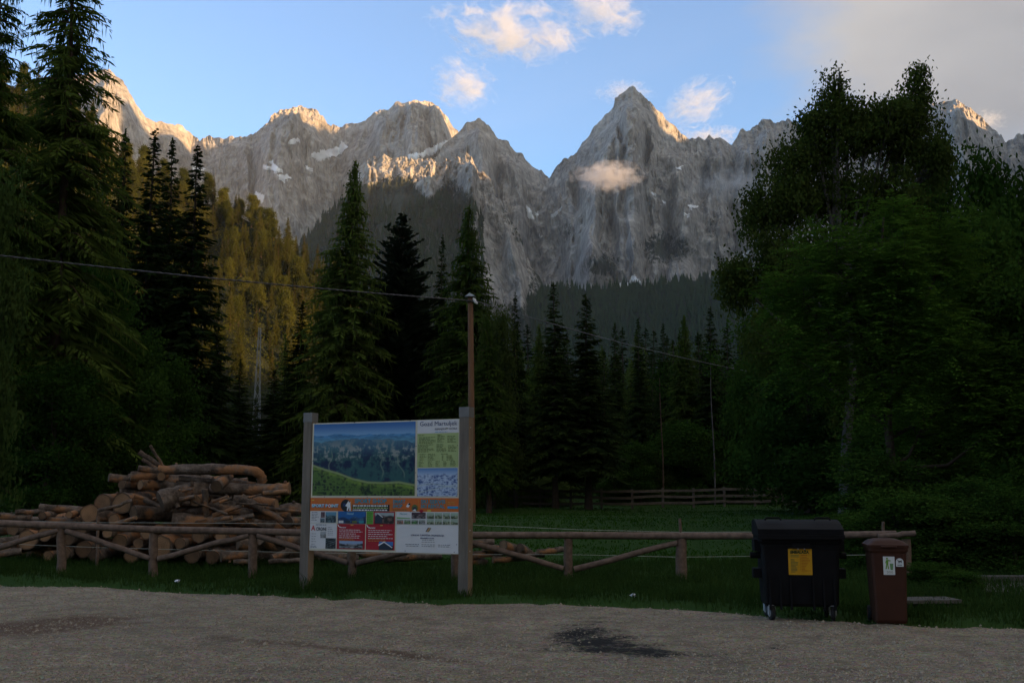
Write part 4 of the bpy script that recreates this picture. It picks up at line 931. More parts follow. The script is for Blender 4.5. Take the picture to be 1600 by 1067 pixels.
def painted(name, u0, v0, u1, v1, nx, ny, fn, lay=2, parent=None):
    """flat print: a fine grid whose points carry the printed colours"""
    s, t = np.meshgrid(np.linspace(0, 1, nx), np.linspace(0, 1, ny)); y = YF-.0025*lay
    V = np.stack([bx(u0)+(bx(u1)-bx(u0))*s, np.full_like(s, y), bz(v0)+(bz(v1)-bz(v0))*t], -1)
    idx = np.arange(nx*ny).reshape(ny, nx)
    me = faces_mesh(name, V.reshape(-1, 3), np.stack([idx[:-1, :-1], idx[1:, :-1], idx[1:, 1:], idx[:-1, 1:]], -1).reshape(-1, 4), M_PRINT, False)
    a = me.color_attributes.new('ink', 'FLOAT_COLOR', 'POINT'); rgb = np.clip(fn(s, t), 0, 1); cc = np.concatenate([rgb, np.ones(rgb.shape[:2]+(1,))], -1)
    a.data.foreach_set('color', cc.astype(np.float32).ravel()); return link(name, me, parent or board)
t_ = MT('print_picture', 0.45, 0.3); a_ = t_.n('ShaderNodeVertexColor'); a_.layer_name = 'ink'; t_.l(a_.outputs[0], t_.b.inputs['Base Color']); M_PRINT = t_.m
def lerp(a, b, t): return np.asarray(a)*(1-t[..., None]) + np.asarray(b)*t[..., None]
def panorama(s, t):
    c = lerp((.035, .13, .36), (.20, .38, .58), sstep(0, .2, t))
    rid = .16+.02*fbm(s*9, 0, 0, 4, 1); far = lerp((.06, .20, .40), (.10, .25, .33), sstep(.15, .28, t)); n = fbm(s*26, t*50, 0, 4, 2)
    far = far*(1+.5*n[..., None]); c = np.where((t > rid)[..., None], far, c)
    top = .26+.05*fbm(s*6, 1, 0, 4, 3)-.03*np.exp(-((s-.45)/.25)**2)
    n1 = fbm(s*13+.6*t, t*7, 0, 5, 5, .6, True); n2 = fbm(s*45, t*36, 0, 3, 6)
    m = lerp((.003, .012, .05), (.022, .085, .085), sstep(-.35, .45, n1+.35*n2 + .35*noise(s*4, t*5, 0, 15))); hz = sstep(.52, .22, t)[..., None]*.55; m = m*(1-hz)+np.array([.10, .22, .33])*hz
    rock = sstep(.32, .62, n1+.25*n2)*np.exp(-((t-.40)/.13)**2)
    m = m*(1-rock[..., None]*.85)+np.array([.30, .31, .29])*rock[..., None]*.85
    for x0, sl in ((.18, -.12), (.68, .05), (.83, .3)):
        d = np.abs(s-x0-sl*(t-.5)-.01*np.sin(t*30)); m = m*(1-(.55*np.exp(-(d/.006)**2)*sstep(.3, .45, t)*(1-sstep(.7, .8, t)))[..., None]) + np.array([.22, .28, .2])*(.55*np.exp(-(d/.006)**2)*sstep(.3, .45, t)*(1-sstep(.7, .8, t)))[..., None]
    c = np.where((t > top)[..., None], m, c)
    vy = np.interp(s, [0, .12, .25, .4, .55, .7, .85, 1], [.58, .64, .69, .77, .82, .83, .82, .86])
    g = sstep(-.25, .45, fbm(s*32, t*26, 0, 4, 12, .6, True)); fr = lerp((.006, .020, .008), (.075, .14, .022), g)
    c = np.where((t > vy-.01)[..., None], fr, c)
    d = np.exp(-((t-vy)/.014)**2)[..., None]; c = c*(1-.85*d) + np.array([.30, .36, .16])*d*.85
    d = np.exp(-((t-vy-.035)/.03)**2)[..., None]*(.5+.5*noise(s*40, t*30, 0, 8))[..., None]; c = c*(1-.7*d)+np.array([.24, .36, .05])*d*.7
    return c
def winter(s, t):
    c = lerp((.10, .22, .45), (.30, .42, .60), sstep(0, .25, t)); n = fbm(s*16, t*14, 0, 4, 31, .6, True)
    m = lerp((.03, .07, .22), (.42, .52, .66), sstep(-.4, .7, n)); k = sstep(.18, .3, t+.06*noise(s*9, 0, 0, 3)); c = c*(1-k[..., None])+m*k[..., None]
    for p in (.55+.25*np.abs(s-.35), .88-.3*s):
        d = np.exp(-((t-p)/.015)**2)[..., None]; c = c*(1-.7*d)+np.array([.42, .50, .42])*d*.7
    return c
def text(s, size, u, v, mat, parent, name='lettering', align='LEFT', lay=3, w=None, shear=0.0, bold=0.0):
    cu = bpy.data.curves.new(name, 'FONT'); cu.body = s; cu.size = size; cu.align_x = align; cu.shear = shear; cu.offset = bold; cu.resolution_u = 2
    o = bpy.data.objects.new(name, cu); C.objects.link(o); bpy.context.view_layer.update()
    me = bpy.data.meshes.new_from_object(o); bpy.data.objects.remove(o); bpy.data.curves.remove(cu)
    if not len(me.vertices): return None
    co = np.empty(len(me.vertices)*3, np.float32); me.vertices.foreach_get('co', co); co = co.reshape(-1, 3)
    if w: co[:, 0] *= w/(np.ptp(co[:, 0])+1e-6)
    out = np.stack([bx(u)+co[:, 0], np.full(len(co), YF-.0025*lay), bz(v)+co[:, 1]], -1).astype(np.float32)
    me.vertices.foreach_set('co', out.ravel()); me.update(); me.materials.clear(); me.materials.append(mat); me.name = name
    return link(name, me, parent)
def lines(u0, v0, u1, n, dv, mat, parent, th=.005, seed=0, ragged=.5, lay=3, align='L'):
    r = random.Random(seed); m = MB()
    for i in range(n):
        x, e = u0, u0+(u1-u0)*(1-ragged*r.random())
        if align == 'C': h_ = (u1-u0-(e-u0))/2; x += h_; e += h_
        while x < e-.001:
            w = min(.006+.016*r.random(), e-x); y = YF-.0025*lay; z = bz(v0+i*dv)
            m.add([(bx(x), y, z-th), (bx(x+w), y, z-th), (bx(x+w), y, z+th), (bx(x), y, z+th)], [(0, 1, 2, 3)]); x += w+.004
    o = m.build('small_print', mat, parent); o['kind'] = 'stuff'; return o
mp = sheet('map_sheet', .006, .004, .722, .580, M_CREAM); painted('panorama_print', .012, .010, .716, .573, 210, 150, panorama, 2, mp)
hd = sheet('heading_sheet', .728, .004, .996, .103, M_WHITE)
text('Gozd Martuljek', .105, .743, .047, M_NAVY, hd, w=.243*PWD)
text('KRANJSKA', .050, .842, .080, M_INK, hd, w=.075*PWD, shear=.2); text('GORA', .050, .936, .080, M_INK, hd, w=.05*PWD); text('~', .08, .914, .079, M_OLIVE, hd, bold=.002)
lines(.845, .095, .925, 1, .02, M_SKYB, hd, .004, 1, 0)
lg = sheet('legend_sheet', .728, .105, .996, .362, M_LEG)
for i, (u0, v0, u1, n) in enumerate([(.735, .118, .80, 1), (.740, .135, .85, 5), (.86, .118, .91, 6), (.925, .13, .985, 5), (.735, .19, .845, 6), (.855, .19, .92, 6), (.93, .20, .99, 5), (.745, .262, .79, 5), (.80, .262, .85, 5), (.885, .262, .94, 1), (.89, .275, .905, 4), (.92, .275, .965, 4), (.74, .318, .775, 4), (.80, .318, .83, 4), (.85, .318, .88, 4), (.90, .318, .925, 4), (.945, .318, .985, 4)]):
    lines(u0, v0, u1, n, .0105, M_OLIVE, lg, .0045, i, .45)
wn = sheet('winter_map_sheet', .728, .364, .996, .580, M_CREAM); painted('winter_print', .732, .367, .992, .577, 80, 64, winter, 2, wn)
og = sheet('orange_banner', 0, .590, 1, .692, M_ORANGE)
text('Call & Go', .06, .055, .628, M_GOLD, og, shear=.25); text('SPORT P', .07, .013, .664, M_NAVY, og, bold=.006, w=.115*PWD, lay=3); text('SPORT P', .07, .011, .662, M_LBLUE, og, bold=.003, w=.115*PWD, lay=4)
text('INT', .07, .152, .664, M_NAVY, og, bold=.006, w=.050*PWD); text('INT', .07, .150, .662, M_LBLUE, og, bold=.003, w=.050*PWD, lay=4)
def disc(u, v, r, mat, parent, lay=3, n=20, sx=1.0):
    m = MB(); m.add([(bx(u)+r*sx*math.cos(6.283*k/n), YF-.0025*lay, bz(v)+r*math.sin(6.283*k/n)) for k in range(n)], [tuple(range(n))]); return m.build('emblem', mat, parent)
def poly(pts, mat, parent, lay=4, name='emblem'):
    m = MB(); m.add([(bx(u), YF-.0025*lay, bz(v)) for u, v in pts], [tuple(range(len(pts)))]); return m.build(name, mat, parent)
disc(.138, .652, .030, M_LW, og); disc(.138, .652, .016, M_BRICK, og, 4)
lines(.03, .678, .19, 1, .02, M_GOLD, og, .004, 3, 0)
disc(.252, .648, .105, M_BLACK, og, 3); disc(.243, .645, .03, M_NAVY, og, 4)
poly([(.250, .652), (.272, .612), (.276, .628), (.284, .618), (.288, .690), (.280, .690), (.277, .660), (.268, .688), (.260, .688), (.264, .660)], M_LW, og, 5)
poly([(.01, .606), (.028, .604), (.028, .612), (.01, .614)], M_YEL, og, 3)
text('SPORT SHOP', .10, .312, .630, M_TEAL, og, bold=.004, w=.22*PWD)
bk = sheet('sponsor_strip', .296, .641, .55, .692, M_BLACK, 2, None)
for r_ in range(3): lines(.302, .650+r_*.0165, .545, 1, .02, M_LW if r_ != 1 else M_LEG, bk, .010, 40+r_, .05, 4)
text('SMART', .085, .572, .630, M_TEAL, og, bold=.003, w=.085*PWD, shear=.1); text('SHOP', .085, .572, .664, M_TEAL, og, bold=.003, w=.065*PWD, shear=.1); lines(.572, .680, .67, 1, .01, M_OLIVE, og, .006, 9, .1)
poly([(.66, .655), (.675, .628), (.692, .634), (.676, .662)], M_LW, og, 3); poly([(.672, .640), (.68, .628), (.692, .634), (.686, .645)], M_BLACK, og, 4); disc(.718, .665, .06, M_OLIVE, og, 3); disc(.718, .672, .035, M_INK, og, 4); poly([(.702, .686), (.722, .672), (.73, .69)], M_LW, og, 5)
text('SKI SERVIS', .085, .757, .630, M_TEAL, og, bold=.003, w=.16*PWD); text('SKI RENTAL', .085, .757, .664, M_TEAL, og, bold=.003, w=.155*PWD)
lines(.93, .622, .985, 2, .012, M_GOLD, og, .006, 5, .2); poly([(.93, .651), (.998, .651), (.998, .668), (.93, .668)], M_SKYB, og, 3)
for u in (.29, .56, .74, .922): poly([(u, .602), (u+.0025, .602), (u+.0025, .69), (u, .69)], M_GOLD, og, 3)
disc(.762, .687, .025, M_RED, og, 3, sx=1.6); poly([(.80, .678), (.824, .678), (.824, .692), (.80, .692)], M_YEL, og, 3)
# row of small advertisements
a1 = sheet('hotel_advert', .002, .694, .188, .786, M_WHITE); lines(.012, .704, .07, 6, .012, M_INK, a1, .004, 11, .5)
def photo(seed, sky_, dark, light, hz=.4):
    def fn(s, t):
        n = fbm(s*7, t*6, seed, 4, seed); c = lerp(dark, light, sstep(-.3, .5, n)); k = sstep(hz+.1, hz-.05, t+.12*noise(s*5, seed, 0, seed)); return c*(1-k[..., None])+np.array(sky_)*k[..., None]
    return fn
painted('photograph', .078, .70, .106, .745, 14, 14, photo(3, (.1, .05, .06), (.05, .03, .04), (.2, .12, .12)), 3, a1); painted('photograph', .112, .70, .186, .782, 30, 26, photo(4, (.10, .24, .34), (.015, .03, .04), (.10, .16, .17), .35), 3, a1); painted('photograph', .074, .75, .106, .782, 14, 12, photo(6, (.1, .16, .2), (.03, .05, .06), (.16, .2, .2)), 3, a1)
a2 = sheet('blue_advert', .198, .694, .392, .788, M_NAVY); painted('photograph', .200, .696, .390, .786, 60, 26, photo(9, (.012, .10, .30), (.008, .03, .09), (.05, .13, .22), .5), 3, a2); text('Hotel', .06, .26, .720, M_LBLUE, a2, lay=4, shear=.2)
for k in range(4): poly([(.205+k*.047, .765), (.238+k*.047, .765), (.238+k*.047, .784), (.205+k*.047, .784)], (M_WHITE, M_INK, M_OLIVE, M_TEAL)[k], a2, 4, 'picture')
a3 = sheet('green_advert', .396, .694, .44, .790, M_LIME); lines(.40, .71, .435, 5, .014, M_OLIVE, a3, .004, 14, .3)
a4 = sheet('red_photo_advert', .442, .694, .588, .790, M_RED); painted('photograph', .452, .702, .582, .786, 40, 26, photo(12, (.30, .36, .36), (.02, .016, .014), (.16, .10, .08), .3), 3, a4)
poly([(.455, .735), (.475, .708), (.505, .735), (.505, .780), (.455, .780)], M_INK, a4, 4, 'picture'); poly([(.47, .708), (.476, .704), (.510, .736), (.505, .739)], M_WHITE, a4, 5, 'picture')
a5 = sheet('leaflet_row', .598, .694, .999, .788, M_WHITE)
rr = random.Random(4)
poly([(.602, .735), (.69, .74), (.69, .744), (.602, .744)], M_LIME, a5, 3, 'picture'); text('Narava', .05, .62, .716, M_TEAL, a5, lay=3)
painted('photograph', .698, .698, .79, .744, 24, 14, photo(15, (.06, .03, .04), (.02, .016, .02), (.20, .16, .16), .3), 3, a5)
for k in range(4):
    for q in range(2): painted('photograph', .798+k*.051, .699+q*.049, .844+k*.051, .744+q*.041, 14, 10, photo(20+k+5*q, (.30, .38, .30), (.04, .06, .03), (.36, .40, .26), .45), 3, a5)
for k in range(4): painted('photograph', .602+k*.048, .752, .644+k*.048, .785, 12, 10, photo(30+k, (.3, .34, .3), (.05, .07, .05), ((.5, .2, .15), (.2, .3, .12), (.12, .34, .1), (.4, .4, .4))[k], .3), 3, a5)
# bottom row
b1 = sheet('steel_advert', .002, .790, .190, .984, M_WHITE); text('A', .125, .012, .845, M_BRICK, b1, bold=.002); text('CRONI', .085, .046, .845, M_INK, b1, bold=.002, w=.072*PWD); lines(.045, .800, .118, 1, .02, M_INK, b1, .005, 17, 0)
lines(.015, .87, .055, 5, .02, M_INK, b1, .003, 18, .5); lines(.13, .82, .175, 5, .014, M_INK, b1, .003, 19, .6); lines(.01, .965, .07, 2, .01, M_INK, b1, .004, 20, .3)
painted('photograph', .078, .852, .118, .902, 16, 16, photo(41, (.32, .34, .34), (.12, .13, .13), (.3, .3, .3)), 3, b1); painted('photograph', .116, .902, .188, .982, 30, 26, lambda s, t: lerp((.008, .014, .018), (.16, .19, .19), sstep(.3, .9, np.sin((t*1.0-s*.25)*38)*.7+.5*noise(s*6, t*6, 0, 3))), 3, b1)
for k, u in enumerate((.194, .394)):
    b2 = sheet('red_advert', u, .790, u+.194, .984, M_RED); poly([(u+.002, .794), (u+.012, .800), (u+.02, .818), (u+.010, .812)], M_LW, b2, 3); poly([(u+.095, .794), (u+.115, .794), (u+.115, .803), (u+.095, .803)], M_GOLD, b2, 3)
    text('Mercator', .036, u+.018, .822, M_LW, b2, bold=.001); lines(u+.016, .836, u+.185, 2, .014, M_LW, b2, .0045, 50+k, .3); lines(u+.016, .866, u+.185, 3, .015, M_LW, b2, .0045, 54+k, .35); lines(u+.016, .905, u+.14, 2, .012, M_GOLD, b2, .004, 58+k, .3)
    if k == 0: painted('photograph', u+.018, .92, u+.18, .976, 36, 14, photo(60, (.25, .34, .5), (.012, .014, .018), (.24, .26, .28), .35), 3, b2)
    else:
        painted('photograph', u+.09, .92, u+.185, .980, 24, 14, photo(62, (.05, .16, .42), (.01, .01, .012), (.05, .05, .05), .5), 3, b2); poly([(u+.085, .945), (u+.125, .918), (u+.182, .962), (u+.178, .967), (u+.125, .927), (u+.09, .952)], M_LW, b2, 4, 'picture'); poly([(u+.092, .952), (u+.125, .928), (u+.172, .965), (u+.172, .981), (u+.092, .981)], M_INK, b2, 5, 'picture')
b3 = sheet('tourist_office_panel', .598, .790, .999, .996, M_WHITE)
poly([(.790, .840), (.806, .810), (.812, .810), (.796, .840)], M_INK, b3, 3); poly([(.798, .840), (.814, .810), (.820, .810), (.804, .840)], M_GOLD, b3, 3); poly([(.806, .842), (.822, .812), (.827, .812), (.811, .842)], M_OLIVE, b3, 3)
text('LOKALNA TURISTIČNA ORGANIZACIJA', .036, .695, .872, M_NAVY, b3, w=.215*PWD, bold=.0008); text('KRANJSKA GORA', .034, .757, .893, M_NAVY, b3, w=.09*PWD, bold=.0008)
lines(.755, .903, .86, 2, .013, M_INK, b3, .003, 70, .3, 3, 'C')
for k in range(3): lines(.66+k*.103, .935, .75+k*.103, 2, .013, M_INK, b3, .0035, 72+k, .15, 3, 'C')
for u, v in ((.5, .582), (.1, .582), (.25, .582), (.4, .582), (.62, .582), (.02, .004), (.3, .003), (.68, .003), (.99, .2), (.99, .45), (.99, .56), (.722, .2), (.722, .4), (.69, .694), (.99, .93), (.975, .985), (.66, .985), (.01, .3)):
    disc(u, v, .008, M_INK, board, 4, 8)
# ---- black four-wheeled container
M_BIN = MT('black_hdpe', 0.65, 0.1); _n = M_BIN.noise(5, 5); M_BIN.color(M_BIN.ramp(_n, [(0.3, (0.004, 0.004, 0.0045)), (0.7, (0.008, 0.008, 0.009)), (0.82, (0.020, 0.018, 0.016))])); M_BIN.bump(M_BIN.noise(60, 3), .12, .003); M_BIN = M_BIN.m
M_RUBBER = plain('rubber', (0.012, 0.012, 0.012), .8); M_CASTOR = plain('castor_steel', (0.25, 0.25, 0.25), .5, .5)
g = spot(1250, 14.45); bn = empty('waste_container', (g.x, g.y, 0.0), math.radians(-7)); bn.scale = (.92, .92, .99); tag(bn, 'black four wheeled waste container with a yellow notice on its front', 'waste container')
def loft(m, secs, n=None, mat=0):
    """secs: list of (z, list of xy)"""
    V = [(x, y, z) for z, P in secs for x, y in P]; k = len(secs[0][1]); Q = []
    for i in range(len(secs)-1):
        for j in range(k): Q.append((i*k+j, i*k+(j+1) % k, (i+1)*k+(j+1) % k, (i+1)*k+j))
    m.add(V, Q + [tuple(range(k))[::-1], tuple(range((len(secs)-1)*k, len(secs)*k))], mat)
def rrect(w, d, r, n=4, cy=0.0):
    P = []
    for cx_, cy_, a0_ in ((w/2-r, d/2-r, 0), (-w/2+r, d/2-r, 1), (-w/2+r, -d/2+r, 2), (w/2-r, -d/2+r, 3)):
        for i in range(n+1):
            a = (a0_+i/n)*math.pi/2; P.append((cx_+r*math.cos(a), cy_+r*math.sin(a)+cy))
    return P
m = MB(); loft(m, [(.19, rrect(1.02, .62, .06)), (.23, rrect(1.06, .66, .06)), (.95, rrect(1.12, .74, .06)), (1.02, rrect(1.14, .76, .06)), (1.06, rrect(1.20, .82, .06)), (1.13, rrect(1.21, .83, .06)), (1.135, rrect(1.12, .74, .05))])
body = m.build('body', M_BIN, bn)
m = MB()
ys = np.linspace(-.43, .42, 9); prof = 1.14 + .06 + .15*np.sin((ys+.46)/.9*math.pi*.72+.12)
for i in range(8):
    pass
V = []; K = len(ys)
for sx in (-.615, .615):
    for y, z in zip(ys, prof): V.append((sx, y, z))
for sx in (-.615, .615):
    for y, z in zip(ys, prof): V.append((sx, y, 1.137))
Q = [(i, i+K, i+K+1, i+1) for i in range(K-1)] + [(i+2*K, i+1+2*K, i+1+3*K, i+3*K) for i in range(K-1)] + [(i, i+1, i+1+2*K, i+2*K) for i in range(K-1)] + [(i+K, i+3*K, i+1+3*K, i+1+K) for i in range(K-1)] + [(0, 2*K, 3*K, K), (K-1, 2*K-1, 4*K-1, 3*K-1)]
m.add(V, Q, 0); lid = m.build('lid', M_BIN, bn)
MB().box((0, -.445, 1.125), (1.24, .045, .06)).build('lid_rim', M_BIN, lid)
for x in (-.36, .36): MB().tube(np.array([[x-.12, -.16, 1.345], [x-.09, -.16, 1.375], [x+.09, -.16, 1.375], [x+.12, -.16, 1.345]]), .014, 6).build('lid_handle', M_BIN, lid)
for s in (-1, 1):
    MB().box((s*.60, -.05, 1.0), (.10, .34, .16)).build('side_lug', M_BIN, bn); MB().tube(np.array([[s*.55, -.05, .86], [s*.70, -.05, .86]]), .045, 10).build('lifting_trunnion', M_BIN, bn)
    MB().box((s*.61, -.05, .62), (.12, .20, .13)).build('side_grip', M_BIN, bn)
    for k in range(3): MB().box((s*(.16+.15*k), -.352-.0, .36), (.03, .05, .42), R=np.array([[1, 0, 0], [0, 1, .055], [0, -.055, 1.0]])).build('rib', M_BIN, bn)
MB().box((0, -.395, 1.005), (.26, .05, .07)).build('lock_plate', M_BIN, bn)
for x in (-.045, .045): MB().tube(np.array([[x, -.42, .965], [x, -.40, .965]]), .008, 8).build('rivet', M_SCREW, bn)
for sx in (-.44, .44):
    for sy in (-.27, .27):
        w = empty('castor', (sx, sy, 0)); w.parent = bn; w.rotation_euler = (0, 0, .3 if sx < 0 else -.2)
        MB().tube(np.array([[-.03, 0, .10], [-.022, 0, .10], [.022, 0, .10], [.03, 0, .10]]), [.075, .1, .1, .075], 20).build('tyre', M_RUBBER, w)
        MB().tube(np.array([[-.036, 0, .10], [.036, 0, .10]]), .05, 14).build('hub', M_CASTOR, w)
        m = MB(); m.box((.046, 0, .14), (.008, .06, .13)); m.box((-.046, 0, .14), (.008, .06, .13)); m.box((0, 0, .205), (.11, .11, .012)); m.build('fork', M_CASTOR, w)
# yellow notice on the tilted front wall
def face_frame(z): return -(.66/2 + (z-.23)/(.95-.23)*(.74-.66)/2)
def notice_pt(x, z, e): return (x, face_frame(z)-e, z)
M_NOTICE = plain('yellow_notice', (0.50, 0.26, 0.012), .45, .3, .06)
def quad_on(x0, z0, x1, z1, e, mat, name, parent):
    m = MB(); m.add([notice_pt(x0, z0, e), notice_pt(x1, z0, e), notice_pt(x1, z1, e), notice_pt(x0, z1, e), notice_pt(x0, z0, e-.003), notice_pt(x1, z0, e-.003), notice_pt(x1, z1, e-.003), notice_pt(x0, z1, e-.003)], [(0, 1, 2, 3), (0, 4, 5, 1), (1, 5, 6, 2), (2, 6, 7, 3), (3, 7, 4, 0)]); return m.build(name, mat, parent)
nx0, nz0, nx1, nz1 = -.185, .615, .155, .965
no = quad_on(nx0, nz0, nx1, nz1, .006, M_NOTICE, 'notice', bn)
def text_on(s, size, x, z, e, mat, parent, w=None, bold=0.0):
    cu = bpy.data.curves.new('lettering', 'FONT'); cu.body = s; cu.size = size; cu.offset = bold; cu.resolution_u = 2
    o = bpy.data.objects.new('lettering', cu); C.objects.link(o); bpy.context.view_layer.update()
    me = bpy.data.meshes.new_from_object(o); bpy.data.objects.remove(o); bpy.data.curves.remove(cu)
    co = np.empty(len(me.vertices)*3, np.float32); me.vertices.foreach_get('co', co); co = co.reshape(-1, 3)
    if w: co[:, 0] *= w/np.ptp(co[:, 0])
    out = np.array([notice_pt(x+a, z+b, e) for a, b in co[:, :2]], np.float32); me.vertices.foreach_set('co', out.ravel()); me.update(); me.materials.clear(); me.materials.append(mat)
    return link('lettering', me, parent)
M_DGREEN = col('dark_green', (.008, .03, .008)); M_ORTXT = col('burnt_orange', (.33, .085, .008))
text_on('EMBALAŽA', .05, nx0+.03, nz1-.062, .0085, M_DGREEN, no, .27, .003)
m = MB(); r_ = random.Random(2)
for i in range(13):
    z = nz1-.092-i*.0185
    if i in (2,): continue
    w = .05+.07*r_.random(); m.add([notice_pt(nx0+.035, z, .0085), notice_pt(nx0+.035+w, z, .0085), notice_pt(nx0+.035+w, z+.008, .0085), notice_pt(nx0+.035, z+.008, .0085)], [(0, 1, 2, 3)])
m.build('small_print', M_OLIVE, no)['kind'] = 'stuff'
m = MB()
for i in range(11):
    z = nz1-.092-i*.0205; w = .05+.08*r_.random(); m.add([notice_pt(nx0+.185, z, .0085), notice_pt(nx0+.185+w, z, .0085), notice_pt(nx0+.185+w, z+.007, .0085), notice_pt(nx0+.185, z+.007, .0085)], [(0, 1, 2, 3)])
for a, b, c_, d_ in ((nx0+.17, nz0+.06, nx0+.174, nz1-.08), (nx0+.17, nz1-.083, nx1-.01, nz1-.079), (nx0+.185, nz0+.055, nx1-.02, nz0+.059)):
    m.add([notice_pt(a, b, .0085), notice_pt(c_, b, .0085), notice_pt(c_, d_, .0085), notice_pt(a, d_, .0085)], [(0, 1, 2, 3)])
m.build('small_print', M_ORTXT, no)['kind'] = 'stuff'
# ---- brown two-wheeled bin
M_BROWN = MT('brown_hdpe', 0.6, 0.25); _n = M_BROWN.noise(4, 5); M_BROWN.color(M_BROWN.ramp(_n, [(0.3, (0.036, 0.011, 0.005)), (0.7, (0.05, 0.016, 0.007))])); M_BROWN.bump(M_BROWN.noise(70, 3), .1, .003); M_BROWN = M_BROWN.m
g = spot(1390, 13.95); wb_ = empty('wheelie_bin', (g.x, g.y, 0.0), math.radians(-11)); wb_.scale = (.90, .86, 1.02); tag(wb_, 'brown two wheeled litter bin with a litter pictogram and a dog sticker', 'litter bin')
m = MB(); loft(m, [(.02, rrect(.42, .48, .05)), (.06, rrect(.44, .52, .05)), (.30, rrect(.455, .58, .05, cy=.02)), (.90, rrect(.50, .66, .05, cy=.04)), (.93, rrect(.545, .70, .04, cy=.04)), (.97, rrect(.55, .705, .04, cy=.04))]); m.build('body', M_BROWN, wb_)
m = MB(); loft(m, [(.968, rrect(.575, .73, .05, cy=.04)), (1.005, rrect(.58, .74, .05, cy=.04)), (1.015, rrect(.55, .70, .06, cy=.04)), (1.055, rrect(.44, .60, .08, cy=.05)), (1.075, rrect(.30, .48, .10, cy=.05))]); lid2 = m.build('lid', M_BROWN, wb_)
MB().tube(np.array([[-.10, -.33, .985], [-.08, -.36, .985], [.08, -.36, .985], [.10, -.33, .985]]), .014, 6).build('lid_grip', M_BROWN, lid2)
MB().tube(np.array([[-.22, .44, .96], [-.22, .47, .96], [.22, .47, .96], [.22, .44, .96]]), .018, 7).build('handle', M_BROWN, wb_)
for s in (-1, 1):
    w = empty('wheel', (s*.235, .27, .10)); w.parent = wb_
    MB().tube(np.array([[-.03, 0, 0], [-.02, 0, 0], [.02, 0, 0], [.03, 0, 0]]), [.08, .1, .1, .08], 18).build('tyre', M_RUBBER, w); MB().tube(np.array([[-.033, 0, 0], [.033, 0, 0]]), .06, 14).build('rim', M_BROWN, w)
MB().tube(np.array([[-.25, .27, .10], [.25, .27, .10]]), .012, 6).build('axle', M_CASTOR, wb_)
def bp(x, z, e):
    y = np.interp(z, [.06, .30, .90], [-.26, -.27, -.29]); return (x, y-e, z)
def on_bin(pts, e, mat, name, parent):
    m = MB(); P = [bp(x, z, e) for x, z in pts]; n = len(P); m.add(P, [tuple(range(n))]); return m.build(name, mat, parent)
def slab_on(pts, e, mat, name, parent):
    m = MB(); n = len(pts); P = [bp(x, z, e) for x, z in pts] + [bp(x, z, e-.004) for x, z in pts]; m.add(P, [tuple(range(n))] + [(i, i+n, (i+1) % n+n, (i+1) % n) for i in range(n)]); return m.build(name, mat, parent)
M_STK = plain('white_sticker', (.62, .64, .62), .45, .3, .04); M_PICT = col('pictogram_green', (.13, .28, .03)); M_PICT2 = col('basket_green', (.12, .24, .10))
sx, sz = -.085, .63
st = slab_on([(sx, sz), (sx+.16, sz), (sx+.16, sz+.23), (sx, sz+.23)], .005, M_STK, 'sticker', wb_)
circ = lambda cx_, cz_, r, n=12: [(cx_+r*math.cos(6.283*k/n), cz_+r*math.sin(6.283*k/n)) for k in range(n)]
on_bin(circ(sx+.055, sz+.205, .013), .0065, M_PICT, 'pictogram_head', st)
on_bin([(sx+.040, sz+.125), (sx+.070, sz+.125), (sx+.072, sz+.172), (sx+.104, sz+.170), (sx+.106, sz+.182), (sx+.066, sz+.190), (sx+.044, sz+.188), (sx+.028, sz+.150), (sx+.036, sz+.143), (sx+.042, sz+.158)], .0065, M_PICT, 'pictogram_body', st)
on_bin([(sx+.040, sz+.125), (sx+.055, sz+.125), (sx+.045, sz+.072), (sx+.028, sz+.072)], .0065, M_PICT, 'pictogram_leg', st); on_bin([(sx+.056, sz+.125), (sx+.070, sz+.125), (sx+.080, sz+.072), (sx+.064, sz+.072)], .0065, M_PICT, 'pictogram_leg', st)
on_bin([(sx+.098, sz+.062), (sx+.132, sz+.062), (sx+.140, sz+.142), (sx+.090, sz+.142)], .0065, M_PICT2, 'pictogram_basket', st)
def text_bin(s, size, x, z, mat, parent, w):
    cu = bpy.data.curves.new('lettering', 'FONT'); cu.body = s; cu.size = size; cu.resolution_u = 2
    o = bpy.data.objects.new('lettering', cu); C.objects.link(o); bpy.context.view_layer.update(); me = bpy.data.meshes.new_from_object(o); bpy.data.objects.remove(o); bpy.data.curves.remove(cu)
    co = np.empty(len(me.vertices)*3, np.float32); me.vertices.foreach_get('co', co); co = co.reshape(-1, 3); co[:, 0] *= w/np.ptp(co[:, 0])
    me.vertices.foreach_set('co', np.array([bp(x+a, z+b, .0068) for a, b in co[:, :2]], np.float32).ravel()); me.update(); me.materials.clear(); me.materials.append(mat); link('lettering', me, parent)
text_bin('DOG', .04, sx+.045, sz+.02, M_OLIVE, st, .08)
dx, dz = .092, .735
arch = [(dx, dz), (dx+.105, dz), (dx+.105, dz+.06)] + [(dx+.0525+.0525*math.cos(a), dz+.06+.045*math.sin(a)) for a in np.linspace(.2, math.pi-.2, 8)] + [(dx, dz+.06)]
s2 = slab_on(arch, .005, M_STK, 'sticker', wb_)
on_bin([(dx+.025, dz+.092), (dx+.038, dz+.072), (dx+.072, dz+.074), (dx+.086, dz+.088), (dx+.080, dz+.066), (dx+.078, dz+.045), (dx+.070, dz+.046), (dx+.066, dz+.058), (dx+.048, dz+.056), (dx+.046, dz+.040), (dx+.038, dz+.041), (dx+.036, dz+.062), (dx+.022, dz+.078)], .0065, M_BLACK, 'dog_silhouette', s2)
on_bin([(dx+.02, dz+.016), (dx+.085, dz+.016), (dx+.085, dz+.024), (dx+.02, dz+.024)], .0065, M_INK, 'small_print', s2)
